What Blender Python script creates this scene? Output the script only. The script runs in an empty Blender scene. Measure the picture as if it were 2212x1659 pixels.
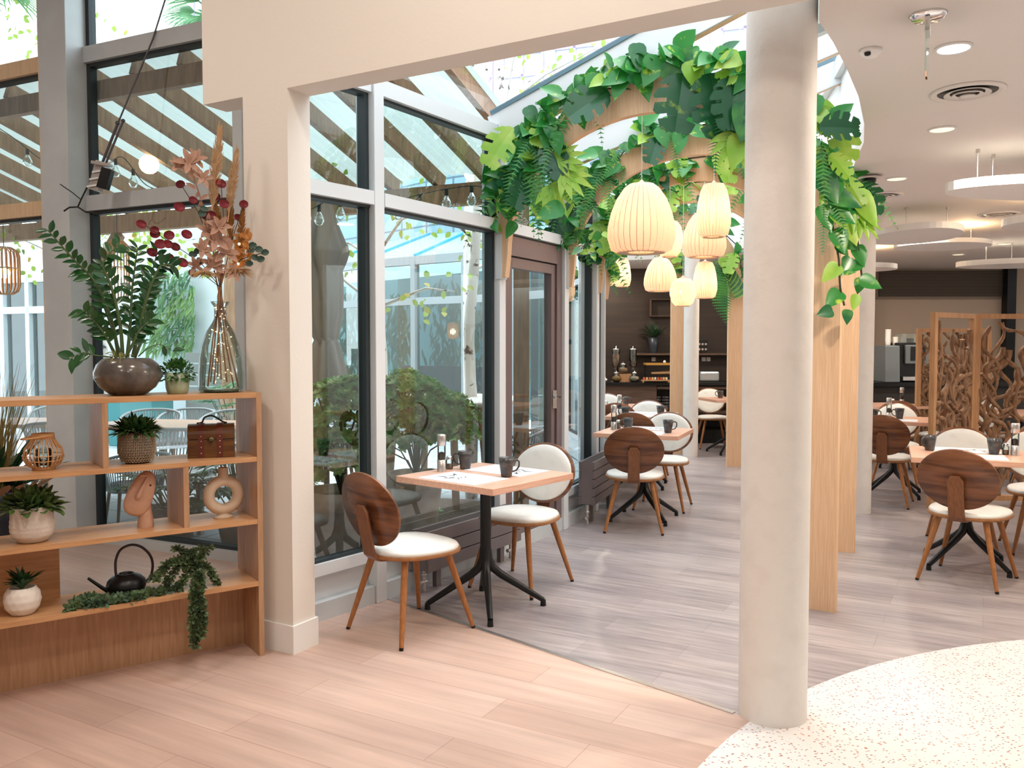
import bpy, math, random
from mathutils import Vector, Matrix
random.seed(7)
C = bpy.context.scene
COL = C.collection
PI = math.pi
# ---------------------------------------------------------------- camera, world, light, exposure
F = 1830.0; PITCH = math.radians(2.57); EYE = 1.464
cd = bpy.data.cameras.new('camera'); cam = bpy.data.objects.new('camera', cd); COL.objects.link(cam)
cd.sensor_width = 36; cd.lens = 36*F/2212; cd.clip_start = .05; cd.clip_end = 200
cam.location = (0, 0, EYE); cam.rotation_euler = (PI/2-PITCH, 0, 0)
C.camera = cam
wd = bpy.data.worlds.new('world'); C.world = wd; wd.use_nodes = True
wn = wd.node_tree.nodes; wl = wd.node_tree.links; bg = wn['Background']
tc = wn.new('ShaderNodeTexCoord'); nz = wn.new('ShaderNodeTexNoise'); nz.inputs['Scale'].default_value = 1.5; nz.inputs['Detail'].default_value = 4
rp = wn.new('ShaderNodeValToRGB'); rp.color_ramp.elements[0].color = (.80, .90, 1, 1); rp.color_ramp.elements[1].color = (1, 1, 1, 1)
rp.color_ramp.elements[0].position = .35; rp.color_ramp.elements[1].position = .6
wl.new(tc.outputs['Generated'], nz.inputs['Vector']); wl.new(nz.outputs['Fac'], rp.inputs['Fac']); wl.new(rp.outputs['Color'], bg.inputs['Color'])
bg.inputs['Strength'].default_value = 2.5
C.view_settings.view_transform = 'Standard'; C.view_settings.look = 'None'
C.view_settings.exposure = 0.60; C.view_settings.gamma = 1.0; C.view_settings.use_curve_mapping = False
C.cycles.max_bounces = 9; C.cycles.diffuse_bounces = 4; C.cycles.glossy_bounces = 4; C.cycles.transparent_max_bounces = 24
C.cycles.transmission_bounces = 8; C.cycles.sample_clamp_indirect = 6; C.cycles.caustics_reflective = False; C.cycles.caustics_refractive = False
C.cycles.use_denoising = True

def lamp(kind, name, loc, energy, col=(1, 1, 1), size=.3, rot=None, spot=None, blend=.6):
    l = bpy.data.lights.new(name, kind); l.energy = energy; l.color = col
    if kind == 'AREA': l.shape = 'DISK'; l.size = size
    else: l.shadow_soft_size = size
    if kind == 'SPOT': l.spot_size = spot; l.spot_blend = blend
    o = bpy.data.objects.new(name, l); COL.objects.link(o); o.location = loc
    if rot: o.rotation_euler = rot
    return o
sl_ = bpy.data.lights.new('overcast_sun', 'SUN'); sl_.energy = 2.1; sl_.angle = math.radians(50); sl_.color = (1, .99, .97)
so_ = bpy.data.objects.new('overcast_sun', sl_); COL.objects.link(so_); so_.rotation_euler = (math.radians(-14), math.radians(12), 0)
WARM = (1, .80, .58); SOFT = (1, .86, .70)
# unseen lobby lamps, added as fill above the frame; restaurant lights under its ceiling
LOBBY_FILL = [(-2.2, 1.6), (-.2, 2.3), (.6, .4), (-1.6, -.8), (-3.4, 3.6), (.9, -1.6)]
for x, y in LOBBY_FILL: lamp('AREA', 'lobby_fill', (x, y, 4.22), 22, (1, .89, .78), .45)
DINING = [(2.07, 3.42, .14), (2.83, 5.0, .14), (4.05, 8.6, .14), (5.6, 10.4, .14), (4.2, 3.9, .14), (4.6, 6.4, .14), (6.2, 7.6, .14), (3.4, 11.4, .14), (1.5, 12.6, .14)]
for x, y, s in DINING: lamp('AREA', 'downlight_lamp', (x, y, 2.655), 18, SOFT, .16)
for x, y in [(4.55, 8.55), (4.45, 10.5), (4.4, 6.75)]: lamp('POINT', 'raft_lamp', (x, y, 2.60), 7, (1, .66, .34), .05)

# ---------------------------------------------------------------- rays (a pixel of the photo -> a point of the place)
def ray(u, v):
    x = (u-1106)/F; z = -(v-829.5)/F
    return Vector((x, math.cos(PITCH)+z*math.sin(PITCH), z*math.cos(PITCH)-math.sin(PITCH)))
def G(u, v, z=0):
    d = ray(u, v); t = (z-EYE)/d.z; return Vector((d.x*t, d.y*t, z))
def D(u, v, Y):
    d = ray(u, v); t = Y/d.y; return Vector((d.x*t, Y, EYE+d.z*t))

# ---------------------------------------------------------------- mesh builder
class MB:
    def __init__(s): s.v = []; s.f = []; s.m = []; s.sm = []
    def add(s, vs, fs, mi=0, sm=False):
        b = len(s.v); s.v += [tuple(p) for p in vs]
        for q in fs: s.f.append(tuple(b+i for i in q)); s.m.append(mi); s.sm.append(sm)
        return s
    def box(s, c, sz, rz=0, mi=0):
        x, y, z = sz[0]/2, sz[1]/2, sz[2]/2; co, si = math.cos(rz), math.sin(rz)
        vs = []
        for dz in (-z, z):
            for dx, dy in ((-x, -y), (x, -y), (x, y), (-x, y)):
                vs.append((c[0]+dx*co-dy*si, c[1]+dx*si+dy*co, c[2]+dz))
        return s.add(vs, [(3, 2, 1, 0), (4, 5, 6, 7), (0, 1, 5, 4), (1, 2, 6, 5), (2, 3, 7, 6), (3, 0, 4, 7)], mi)
    def seg(s, a, b, z0, z1, t0, t1, mi=0):          # wall piece from a to b, thickness t0..t1 along the left normal
        a = Vector(a[:2]); b = Vector(b[:2]); d = (b-a).normalized(); n = Vector((-d.y, d.x))
        q = [a+n*t0, b+n*t0, b+n*t1, a+n*t1]
        return s.prism([(p.x, p.y) for p in q], z0, z1, mi)
    def prism(s, poly, z0, z1, mi=0, sm=False):
        n = len(poly); ar = sum(poly[i][0]*poly[(i+1) % n][1]-poly[(i+1) % n][0]*poly[i][1] for i in range(n))
        if ar < 0: poly = poly[::-1]
        vs = [(p[0], p[1], z0) for p in poly]+[(p[0], p[1], z1) for p in poly]
        s.add(vs, [tuple(range(n-1, -1, -1)), tuple(range(n, 2*n))], mi)
        return s.add(vs, [(i, (i+1) % n, n+(i+1) % n, n+i) for i in range(n)], mi, sm)
    def bar(s, p0, p1, w, h, mi=0, up=(0, 0, 1)):     # square bar
        p0 = Vector(p0); p1 = Vector(p1); d = (p1-p0).normalized(); u = Vector(up)
        if abs(d.dot(u)) > .99: u = Vector((0, 1, 0))
        r = d.cross(u).normalized(); u = r.cross(d)
        vs = []
        for p in (p0, p1):
            for a, b in ((-w/2, -h/2), (w/2, -h/2), (w/2, h/2), (-w/2, h/2)): vs.append(p+r*a+u*b)
        return s.add(vs, [(3, 2, 1, 0), (4, 5, 6, 7), (0, 1, 5, 4), (1, 2, 6, 5), (2, 3, 7, 6), (3, 0, 4, 7)], mi)
    def tube(s, pts, r, n=8, mi=0, caps=True, closed=False):
        pts = [Vector(p) for p in pts]; k = len(pts); rs = r if isinstance(r, (list, tuple)) else [r]*k
        vs = []; u = None
        for i, p in enumerate(pts):
            if closed: d = (pts[(i+1) % k]-pts[i-1]).normalized()
            else: d = (pts[min(i+1, k-1)]-pts[max(i-1, 0)]).normalized()
            if u is None:
                u = Vector((0, 0, 1)) if abs(d.z) < .9 else Vector((1, 0, 0))
            u = (u-d*u.dot(d)).normalized(); w = d.cross(u)
            for j in range(n):
                a = 2*PI*j/n; vs.append(p+(u*math.cos(a)+w*math.sin(a))*rs[i])
        fs = []
        for i in range(k if closed else k-1):
            for j in range(n):
                a = i*n+j; b = i*n+(j+1) % n; i2 = (i+1) % k
                fs.append((a, b, i2*n+(j+1) % n, i2*n+j))
        s.add(vs, fs, mi, True)
        if caps and not closed: s.add(vs[:n], [tuple(range(n-1, -1, -1))], mi); s.add(vs[-n:], [tuple(range(n))], mi)
        return s
    def lathe(s, prof, n=24, c=(0, 0, 0), mi=0, ribs=None, sm=True, sx=1, sy=1):
        if ribs and len(prof) < 20: prof = [(prof[i][0]+(prof[i+1][0]-prof[i][0])*f/5, prof[i][1]+(prof[i+1][1]-prof[i][1])*f/5) for i in range(len(prof)-1) for f in range(5)]+[prof[-1]]
        ring = len(prof) > 3 and abs(prof[0][0]-prof[-1][0]) < 1e-5 and abs(prof[0][1]-prof[-1][1]) < .04 and prof[0][0] > .003
        if ring: prof = prof+[prof[0]]
        vs = []; k = len(prof)
        for r, z in prof:
            for j in range(n):
                a = 2*PI*j/n; rr = r*(1+(ribs(a, z) if ribs else 0))
                vs.append((c[0]+rr*math.cos(a)*sx, c[1]+rr*math.sin(a)*sy, c[2]+z))
        fs = [(i*n+j, i*n+(j+1) % n, (i+1)*n+(j+1) % n, (i+1)*n+j) for i in range(k-1) for j in range(n)]
        s.add(vs, fs, mi, sm)
        if ring: return s
        if prof[0][0] > 1e-4: s.add(vs[:n], [tuple(range(n-1, -1, -1))], mi)
        if prof[-1][0] > 1e-4: s.add(vs[-n:], [tuple(range(n))], mi)
        return s
    def ball(s, c, r, n=12, mi=0, sz=(1, 1, 1)):
        prof = [(max(1e-5, r*math.sin(PI*i/8)), -r*math.cos(PI*i/8)*sz[2]) for i in range(9)]
        return s.lathe(prof, n, c, mi, None, True, sz[0], sz[1])
    def leaf(s, b, d, n, L, W, droop=.3, shape='oval', mi=0, fold=.15):
        b = Vector(b); d = Vector(d).normalized(); n = Vector(n); n = (n-d*n.dot(d))
        n = n.normalized() if n.length > 1e-4 else d.orthogonal().normalized()
        r = d.cross(n)
        sh = {'oval': [(0, .1), (.18, .68), (.42, 1), (.65, .88), (.85, .45), (1, 0)], 'heart': [(-.13, .34), (-.05, .78), (.1, 1), (.3, .98), (.52, .8), (.74, .48), (.9, .18), (1, 0)],
              'long': [(0, .3), (.35, 1), (.7, .7), (1, 0)], 'round': [(0, .5), (.3, 1), (.7, .95), (1, .3)]}[shape]
        vs = []
        for t, w in sh:
            p = b+d*L*t-Vector((0, 0, 1))*droop*L*max(t, 0)**2; o = r*(W/2*w)
            vs += [p-o+n*fold*W*w, p, p+o+n*fold*W*w]
        fs = []
        for i in range(len(sh)-1):
            a = i*3; fs += [(a, a+1, a+4, a+3), (a+1, a+2, a+5, a+4)]
        return s.add(vs, fs, mi, True)
    def build(s, name, mat, parent=None, loc=None, rz=None, bevel=0, solid=0):
        me = bpy.data.meshes.new(name); me.from_pydata(s.v, [], s.f)
        ms = mat if isinstance(mat, (list, tuple)) else [mat]
        for q in ms: me.materials.append(q)
        me.polygons.foreach_set('material_index', s.m); me.polygons.foreach_set('use_smooth', s.sm); me.update()
        o = bpy.data.objects.new(name, me); COL.objects.link(o)
        if parent: o.parent = parent
        if loc is not None: o.location = loc
        if rz is not None: o.rotation_euler = (0, 0, rz)
        if solid:
            m = o.modifiers.new('s', 'SOLIDIFY'); m.thickness = solid; m.offset = 0
        if bevel:
            m = o.modifiers.new('b', 'BEVEL'); m.width = bevel; m.segments = 2; m.limit_method = 'ANGLE'
        return o

def tag(o, label, cat, group=None, kind=None):
    o['label'] = label; o['category'] = cat
    if group: o['group'] = group
    if kind: o['kind'] = kind
    return o
def thing(name, label, cat, loc=(0, 0, 0), rz=0, group=None):
    o = bpy.data.objects.new(name, None); COL.objects.link(o); o.empty_display_size = .1
    o.location = loc; o.rotation_euler = (0, 0, rz); return tag(o, label, cat, group)
def struct(o): o['kind'] = 'structure'; return o
def dup(root, loc, rz, label=None, group=None, scale=None):
    def cp(o, par):
        c = o.copy(); COL.objects.link(c)
        if par: c.parent = par
        for ch in list(o.children): cp(ch, c)
        return c
    r = cp(root, None); r.location = loc; r.rotation_euler = (0, 0, rz)
    if scale: r.scale = (scale,)*3
    if label: r['label'] = label
    if group: r['group'] = group
    return r
def place(root, loc, rz, label, group=None, scale=None):       # first use moves the first one, later uses copy it
    if root.get('_used'): r = dup(root, loc, rz, label, group, scale)
    else:
        root['_used'] = 1; r = root; r.location = loc; r.rotation_euler = (0, 0, rz); r['label'] = label
        if group: r['group'] = group
        if scale: r.scale = (scale,)*3
    return r

# ---------------------------------------------------------------- materials
def mat(name, col, rough=.5, metal=0, spec=.5, noise=None, bump=0, bscale=40, trans=0, emit=None, alpha=None, coat=0):
    m = bpy.data.materials.new(name); m.use_nodes = True; N = m.node_tree.nodes; L = m.node_tree.links; b = N['Principled BSDF']
    b.inputs['Base Color'].default_value = (*col, 1); b.inputs['Roughness'].default_value = rough; b.inputs['Metallic'].default_value = metal
    b.inputs['Specular IOR Level'].default_value = spec; b.inputs['Coat Weight'].default_value = coat
    t = N.new('ShaderNodeTexCoord')
    if noise:                                          # (second colour, scale, low, high)
        c2, sc, lo, hi = noise
        z = N.new('ShaderNodeTexNoise'); z.inputs['Scale'].default_value = sc; z.inputs['Detail'].default_value = 4
        L.new(t.outputs['Object'], z.inputs['Vector'])
        r = N.new('ShaderNodeValToRGB'); r.color_ramp.elements[0].position = lo; r.color_ramp.elements[1].position = hi
        r.color_ramp.elements[0].color = (*col, 1); r.color_ramp.elements[1].color = (*c2, 1)
        L.new(z.outputs['Fac'], r.inputs['Fac']); L.new(r.outputs['Color'], b.inputs['Base Color'])
    if bump:
        z = N.new('ShaderNodeTexNoise'); z.inputs['Scale'].default_value = bscale; z.inputs['Detail'].default_value = 5
        L.new(t.outputs['Object'], z.inputs['Vector'])
        k = N.new('ShaderNodeBump'); k.inputs['Strength'].default_value = bump; k.inputs['Distance'].default_value = .01
        L.new(z.outputs['Fac'], k.inputs['Height']); L.new(k.outputs['Normal'], b.inputs['Normal'])
    if emit:
        b.inputs['Emission Color'].default_value = (*emit[0], 1); b.inputs['Emission Strength'].default_value = emit[1]
    if trans:
        x = N.new('ShaderNodeBsdfTranslucent'); mx = N.new('ShaderNodeMixShader'); mx.inputs[0].default_value = trans
        src = b.inputs['Base Color'].links[0].from_socket if b.inputs['Base Color'].links else None
        if src: L.new(src, x.inputs['Color'])
        else: x.inputs['Color'].default_value = (*col, 1)
        L.new(b.outputs[0], mx.inputs[1]); L.new(x.outputs[0], mx.inputs[2]); L.new(mx.outputs[0], N['Material Output'].inputs['Surface'])
    return m
def wood(name, c1, c2, axis=0, rough=.45, scale=6, stretch=12, contrast=(.35, .7), spec=.4, rot=0):
    m = bpy.data.materials.new(name); m.use_nodes = True; N = m.node_tree.nodes; L = m.node_tree.links; b = N['Principled BSDF']
    t = N.new('ShaderNodeTexCoord'); mp = N.new('ShaderNodeMapping'); sc = [stretch]*3; sc[axis] = 1
    mp.inputs['Scale'].default_value = sc; mp.inputs['Rotation'].default_value = (0, 0, 0)
    if rot:
        m0 = N.new('ShaderNodeMapping'); m0.inputs['Rotation'].default_value = (0, 0, rot); L.new(t.outputs['Object'], m0.inputs['Vector']); L.new(m0.outputs[0], mp.inputs['Vector'])
    else: L.new(t.outputs['Object'], mp.inputs['Vector'])
    z = N.new('ShaderNodeTexNoise'); z.inputs['Scale'].default_value = scale; z.inputs['Detail'].default_value = 6; z.inputs['Distortion'].default_value = .35
    L.new(mp.outputs[0], z.inputs['Vector'])
    r = N.new('ShaderNodeValToRGB'); r.color_ramp.elements[0].position = contrast[0]; r.color_ramp.elements[1].position = contrast[1]
    r.color_ramp.elements[0].color = (*c1, 1); r.color_ramp.elements[1].color = (*c2, 1)
    L.new(z.outputs['Fac'], r.inputs['Fac']); L.new(r.outputs['Color'], b.inputs['Base Color'])
    b.inputs['Roughness'].default_value = rough; b.inputs['Specular IOR Level'].default_value = spec
    k = N.new('ShaderNodeBump'); k.inputs['Strength'].default_value = .15; k.inputs['Distance'].default_value = .004
    L.new(z.outputs['Fac'], k.inputs['Height']); L.new(k.outputs['Normal'], b.inputs['Normal'])
    return m
def planks(name, cols, rot, w=1.2, h=.18, rough=.35, mort=(.3, .25, .22), ms=.004, grain=(.75, 1.1), spec=.5, sx=1.2, sy=22):
    m = bpy.data.materials.new(name); m.use_nodes = True; N = m.node_tree.nodes; L = m.node_tree.links; b = N['Principled BSDF']
    t = N.new('ShaderNodeTexCoord'); mp = N.new('ShaderNodeMapping'); mp.inputs['Rotation'].default_value = (0, 0, rot); L.new(t.outputs['Object'], mp.inputs['Vector'])
    k = N.new('ShaderNodeTexBrick'); k.inputs['Scale'].default_value = 1; k.inputs['Brick Width'].default_value = w; k.inputs['Row Height'].default_value = h
    k.inputs['Mortar Size'].default_value = ms; k.inputs['Mortar Smooth'].default_value = .3; k.offset = .37
    k.inputs['Color1'].default_value = (*cols[0], 1); k.inputs['Color2'].default_value = (*cols[1], 1); k.inputs['Mortar'].default_value = (*mort, 1)
    L.new(mp.outputs[0], k.inputs['Vector'])
    m2 = N.new('ShaderNodeMapping'); m2.inputs['Scale'].default_value = (sx, sy, 1); L.new(mp.outputs[0], m2.inputs['Vector'])
    z = N.new('ShaderNodeTexNoise'); z.inputs['Scale'].default_value = 1; z.inputs['Detail'].default_value = 7; z.inputs['Roughness'].default_value = .65; L.new(m2.outputs[0], z.inputs['Vector'])
    z2 = N.new('ShaderNodeTexNoise'); z2.inputs['Scale'].default_value = .9; z2.inputs['Detail'].default_value = 3; L.new(m2.outputs[0], z2.inputs['Vector'])
    m3 = N.new('ShaderNodeMapping'); m3.inputs['Scale'].default_value = (.9, 4, 1); L.new(mp.outputs[0], m3.inputs['Vector']); L.new(m3.outputs[0], z2.inputs['Vector'])
    r = N.new('ShaderNodeValToRGB'); r.color_ramp.elements[0].position = .3; r.color_ramp.elements[1].position = .7
    g0, g1 = grain; r.color_ramp.elements[0].color = (g0, g0, g0, 1); r.color_ramp.elements[1].color = (g1, g1, g1, 1)
    L.new(z.outputs['Fac'], r.inputs['Fac'])
    mu = N.new('ShaderNodeMix'); mu.data_type = 'RGBA'; mu.blend_type = 'MULTIPLY'; mu.inputs[0].default_value = 1
    L.new(k.outputs['Color'], mu.inputs[6]); L.new(r.outputs['Color'], mu.inputs[7])
    r2 = N.new('ShaderNodeValToRGB'); r2.color_ramp.elements[0].position = .35; r2.color_ramp.elements[1].position = .65
    r2.color_ramp.elements[0].color = (*cols[2], 1); r2.color_ramp.elements[1].color = (1, 1, 1, 1); L.new(z2.outputs['Fac'], r2.inputs['Fac'])
    mu2 = N.new('ShaderNodeMix'); mu2.data_type = 'RGBA'; mu2.blend_type = 'MULTIPLY'; mu2.inputs[0].default_value = 1
    L.new(mu.outputs[2], mu2.inputs[6]); L.new(r2.outputs['Color'], mu2.inputs[7]); L.new(mu2.outputs[2], b.inputs['Base Color'])
    b.inputs['Roughness'].default_value = rough; b.inputs['Specular IOR Level'].default_value = spec
    return m
def glassm(name, tint=(.86, .96, .96), refl=1.6, base=.03, rough=0):
    m = bpy.data.materials.new(name); m.use_nodes = True; N = m.node_tree.nodes; L = m.node_tree.links; N.remove(N['Principled BSDF'])
    t = N.new('ShaderNodeBsdfTransparent'); t.inputs['Color'].default_value = (*tint, 1)
    g = N.new('ShaderNodeBsdfGlossy'); g.inputs['Roughness'].default_value = rough; g.inputs['Color'].default_value = (.92, 1, 1, 1)
    fr = N.new('ShaderNodeFresnel'); fr.inputs['IOR'].default_value = 1.5
    a = N.new('ShaderNodeMath'); a.operation = 'MULTIPLY_ADD'; a.inputs[1].default_value = refl; a.inputs[2].default_value = base; a.use_clamp = True
    x = N.new('ShaderNodeMixShader'); L.new(fr.outputs[0], a.inputs[0]); L.new(a.outputs[0], x.inputs[0]); L.new(t.outputs[0], x.inputs[1]); L.new(g.outputs[0], x.inputs[2])
    L.new(x.outputs[0], N['Material Output'].inputs['Surface'])
    return m
def emis(name, col, st):
    m = bpy.data.materials.new(name); m.use_nodes = True; N = m.node_tree.nodes; L = m.node_tree.links; N.remove(N['Principled BSDF'])
    e = N.new('ShaderNodeEmission'); e.inputs['Color'].default_value = (*col, 1); e.inputs['Strength'].default_value = st
    L.new(e.outputs[0], N['Material Output'].inputs['Surface']); return m
def tiles(name, c1, c2, mort, w, h, ms, rough=.6, off=.0, rot=0, vert=False):
    m = bpy.data.materials.new(name); m.use_nodes = True; N = m.node_tree.nodes; L = m.node_tree.links; b = N['Principled BSDF']
    t = N.new('ShaderNodeTexCoord'); mp = N.new('ShaderNodeMapping'); mp.inputs['Rotation'].default_value = (0, 0, rot); L.new(t.outputs['Object'], mp.inputs['Vector'])
    vec = mp.outputs[0]
    if vert:
        sx = N.new('ShaderNodeSeparateXYZ'); cx = N.new('ShaderNodeCombineXYZ'); L.new(vec, sx.inputs[0]); L.new(sx.outputs[0], cx.inputs[0]); L.new(sx.outputs[2], cx.inputs[1]); vec = cx.outputs[0]
    k = N.new('ShaderNodeTexBrick'); k.inputs['Scale'].default_value = 1; k.inputs['Brick Width'].default_value = w; k.inputs['Row Height'].default_value = h; k.inputs['Mortar Size'].default_value = ms; k.offset = off
    k.inputs['Color1'].default_value = (*c1, 1); k.inputs['Color2'].default_value = (*c2, 1); k.inputs['Mortar'].default_value = (*mort, 1)
    L.new(vec, k.inputs['Vector']); L.new(k.outputs['Color'], b.inputs['Base Color']); b.inputs['Roughness'].default_value = rough
    return m
AW = math.radians(29.4)
M = {}
M['plaster'] = mat('plaster', (.80, .76, .70), .75, bump=.06, bscale=60)
M['ceil'] = mat('ceiling_paint', (.80, .76, .73), .8, bump=.04, bscale=80)
M['colp'] = mat('column_paint', (.80, .77, .73), .6, bump=.3, bscale=18, noise=((.74, .70, .66), 9, .5, .8))
M['white'] = mat('white_paint', (.86, .86, .85), .5)
M['alu'] = mat('grey_aluminium', (.60, .64, .65), .4, .12, noise=((.55, .58, .60), 3, .4, .6))
M['alulight'] = mat('light_aluminium', (.74, .77, .79), .4, .1)
M['gasket'] = mat('black_gasket', (.02, .03, .035), .5)
M['doorbrown'] = mat('mauve_brown_metal', (.20, .145, .145), .4, .3)
M['glass'] = glassm('window_glass', (.84, .95, .96), 1.7, .05)
M['roofglass'] = glassm('roof_glass', (.95, .98, 1), 1.1, .02)
M['clear'] = glassm('clear_glass', (.93, .98, .96), 1.5, .02)
M['vaseglass'] = glassm('green_tinted_glass', (.92, .975, .95), .9, .015, .03)
M['floorA'] = planks('pink_oak_planks', [(.66, .475, .39), (.58, .40, .32), (.82, .80, .80)], AW, 1.25, .2, .38, (.34, .2, .15), .0012, (.84, 1.1))
M['floorB'] = planks('grey_oak_planks', [(.44, .385, .375), (.35, .30, .295), (.76, .76, .80)], AW, 1.25, .2, .33, (.27, .235, .23), .0013, (.62, 1.25), sx=2.2, sy=34)
M['oak'] = wood('oak_along', (.50, .255, .115), (.62, .345, .165), 0, .42, 5, 14)
M['oakz'] = wood('oak_upright', (.40, .225, .12), (.53, .315, .18), 2, .45, 5, 14)
M['arch'] = wood('arch_oak', (.72, .46, .27), (.82, .57, .37), 2, .5, 6, 30)
M['walnut'] = wood('walnut_veneer', (.10, .036, .016), (.27, .105, .045), 1, .26, 2.5, 10, (.35, .68), .5)
M['legwood'] = wood('walnut_legs', (.30, .115, .035), (.43, .18, .06), 2, .35, 8, 12)
M['tabletop'] = wood('pink_oak_top', (.66, .36, .25), (.80, .50, .37), 0, .3, 6, 16)
M['screenwood'] = wood('pine_frame', (.42, .22, .10), (.56, .31, .15), 2, .55, 5, 10)
M['branch'] = wood('driftwood', (.17, .085, .045), (.36, .20, .10), 2, .6, 9, 3)
M['cushion'] = mat('cream_vinyl', (.80, .79, .75), .42, noise=((.74, .73, .69), 14, .5, .7))
M['black'] = mat('black_metal', (.012, .013, .014), .35, .4)
M['darkgrey'] = mat('dark_stoneware', (.045, .045, .048), .22, noise=((.10, .085, .075), 30, .45, .7))
M['steel'] = mat('brushed_steel', (.62, .59, .57), .28, .9)
M['chrome'] = mat('chrome', (.85, .86, .88), .12, 1)
M['paper'] = mat('white_paper', (.68, .69, .72), .8)
M['ink'] = mat('black_ink', (.03, .03, .035), .7)
M['pepper'] = mat('peppercorns', (.06, .03, .025), .6)
M['rad'] = mat('radiator_taupe', (.17, .14, .14), .35, .1)
M['radb'] = mat('radiator_blue_grey', (.30, .36, .40), .4, .1)
M['veneer'] = mat('maple_veneer', (.90, .68, .56), .5, trans=.5)
M['glow'] = emis('lamp_bulb', (1, .72, .40), 20)
M['glowwhite'] = emis('downlight_lens', (1, .93, .82), 9)
M['cord'] = mat('white_cord', (.75, .72, .68), .6)
M['pothos'] = mat('pothos_leaf', (.035, .27, .045), .28, noise=((.50, .66, .08), 16, .60, .72), trans=.3)
M['pothos2'] = mat('dark_pothos_leaf', (.02, .15, .05), .26, noise=((.10, .34, .07), 8, .45, .65), trans=.25)
M['lime'] = mat('lime_leaf', (.30, .56, .06), .35, noise=((.50, .66, .12), 8, .45, .7), trans=.35)
M['monst'] = mat('monstera_leaf', (.015, .10, .035), .26, noise=((.30, .42, .05), 9, .62, .74), trans=.2)
M['fern'] = mat('fern_leaf', (.04, .22, .055), .5, noise=((.10, .36, .06), 5, .4, .7), trans=.25)
M['vine'] = mat('vine_stem', (.05, .04, .02), .7)
M['zz'] = mat('zz_leaf', (.012, .065, .02), .22, noise=((.03, .12, .03), 8, .4, .7), trans=.08)
M['stemg'] = mat('green_stem', (.07, .12, .04), .5)
M['euc'] = mat('eucalyptus_leaf', (.07, .13, .075), .6, noise=((.15, .24, .10), 20, .4, .7), trans=.15)
M['succ'] = mat('succulent_leaf', (.03, .09, .02), .5, noise=((.09, .18, .05), 15, .4, .7), trans=.1)
M['shrub'] = mat('shrub_leaf', (.10, .34, .07), .3, noise=((.56, .70, .26), 14, .5, .66), trans=.35)
M['autumn'] = mat('birch_leaf', (.35, .52, .08), .5, noise=((.75, .50, .08), 6, .55, .7), trans=.45)
M['birch'] = mat('birch_bark', (.72, .69, .65), .8, noise=((.06, .05, .045), 11, .60, .66), bump=.4, bscale=20)
M['terra'] = mat('terracotta_grey', (.52, .36, .28), .8, noise=((.60, .46, .38), 8, .4, .6))
M['paver'] = tiles('grey_pavers', (.55, .60, .63), (.49, .54, .57), (.28, .31, .33), .55, .38, .012, .7, .5, .5)
M['soil'] = mat('bark_mulch', (.20, .14, .10), .9, noise=((.40, .30, .22), 60, .4, .6), bump=.8, bscale=70)
# ================================================================ THE SETTING
ZC = 2.68          # restaurant ceiling
ZL = 4.35          # lobby ceiling
DW = Vector((.871, -.491)); NW = Vector((.491, .871))            # beam wall direction, and away from the camera
B0 = Vector((-1.04, 3.972))
def bw(t, n=0): p = B0+DW*t+NW*n; return (p.x, p.y)
LD = Vector((.905, -.4254)); LN = Vector((.4254, .905)); L0 = Vector((-2.985, 6.271))
def lw(s, n=0): p = L0+LD*s+LN*n; return (p.x, p.y)
MU = [(-1.2, 4.3), (-.80, 4.83), (-.125, 5.87), (.37, 6.75), (.69, 7.5), (.86, 8.5), (.93, 9.6), (.91, 10.7), (.78, 11.8)]
CE = [(1.06, 2.98), (1.152, 3.237), (1.287, 3.452), (1.475, 3.787), (1.693, 4.196), (1.932, 4.706), (2.102, 5.122), (2.301, 5.759), (2.52, 6.3), (2.68, 7.0), (2.82, 7.8), (2.91, 8.7), (2.96, 9.7), (2.9, 10.5), (2.75, 11.2), (2.4, 11.8), (1.6, 12.1), (.74, 12.2)]
CB = Vector((3.161, 1.192)); CR = 3.028                           # terrazzo circle
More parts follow.
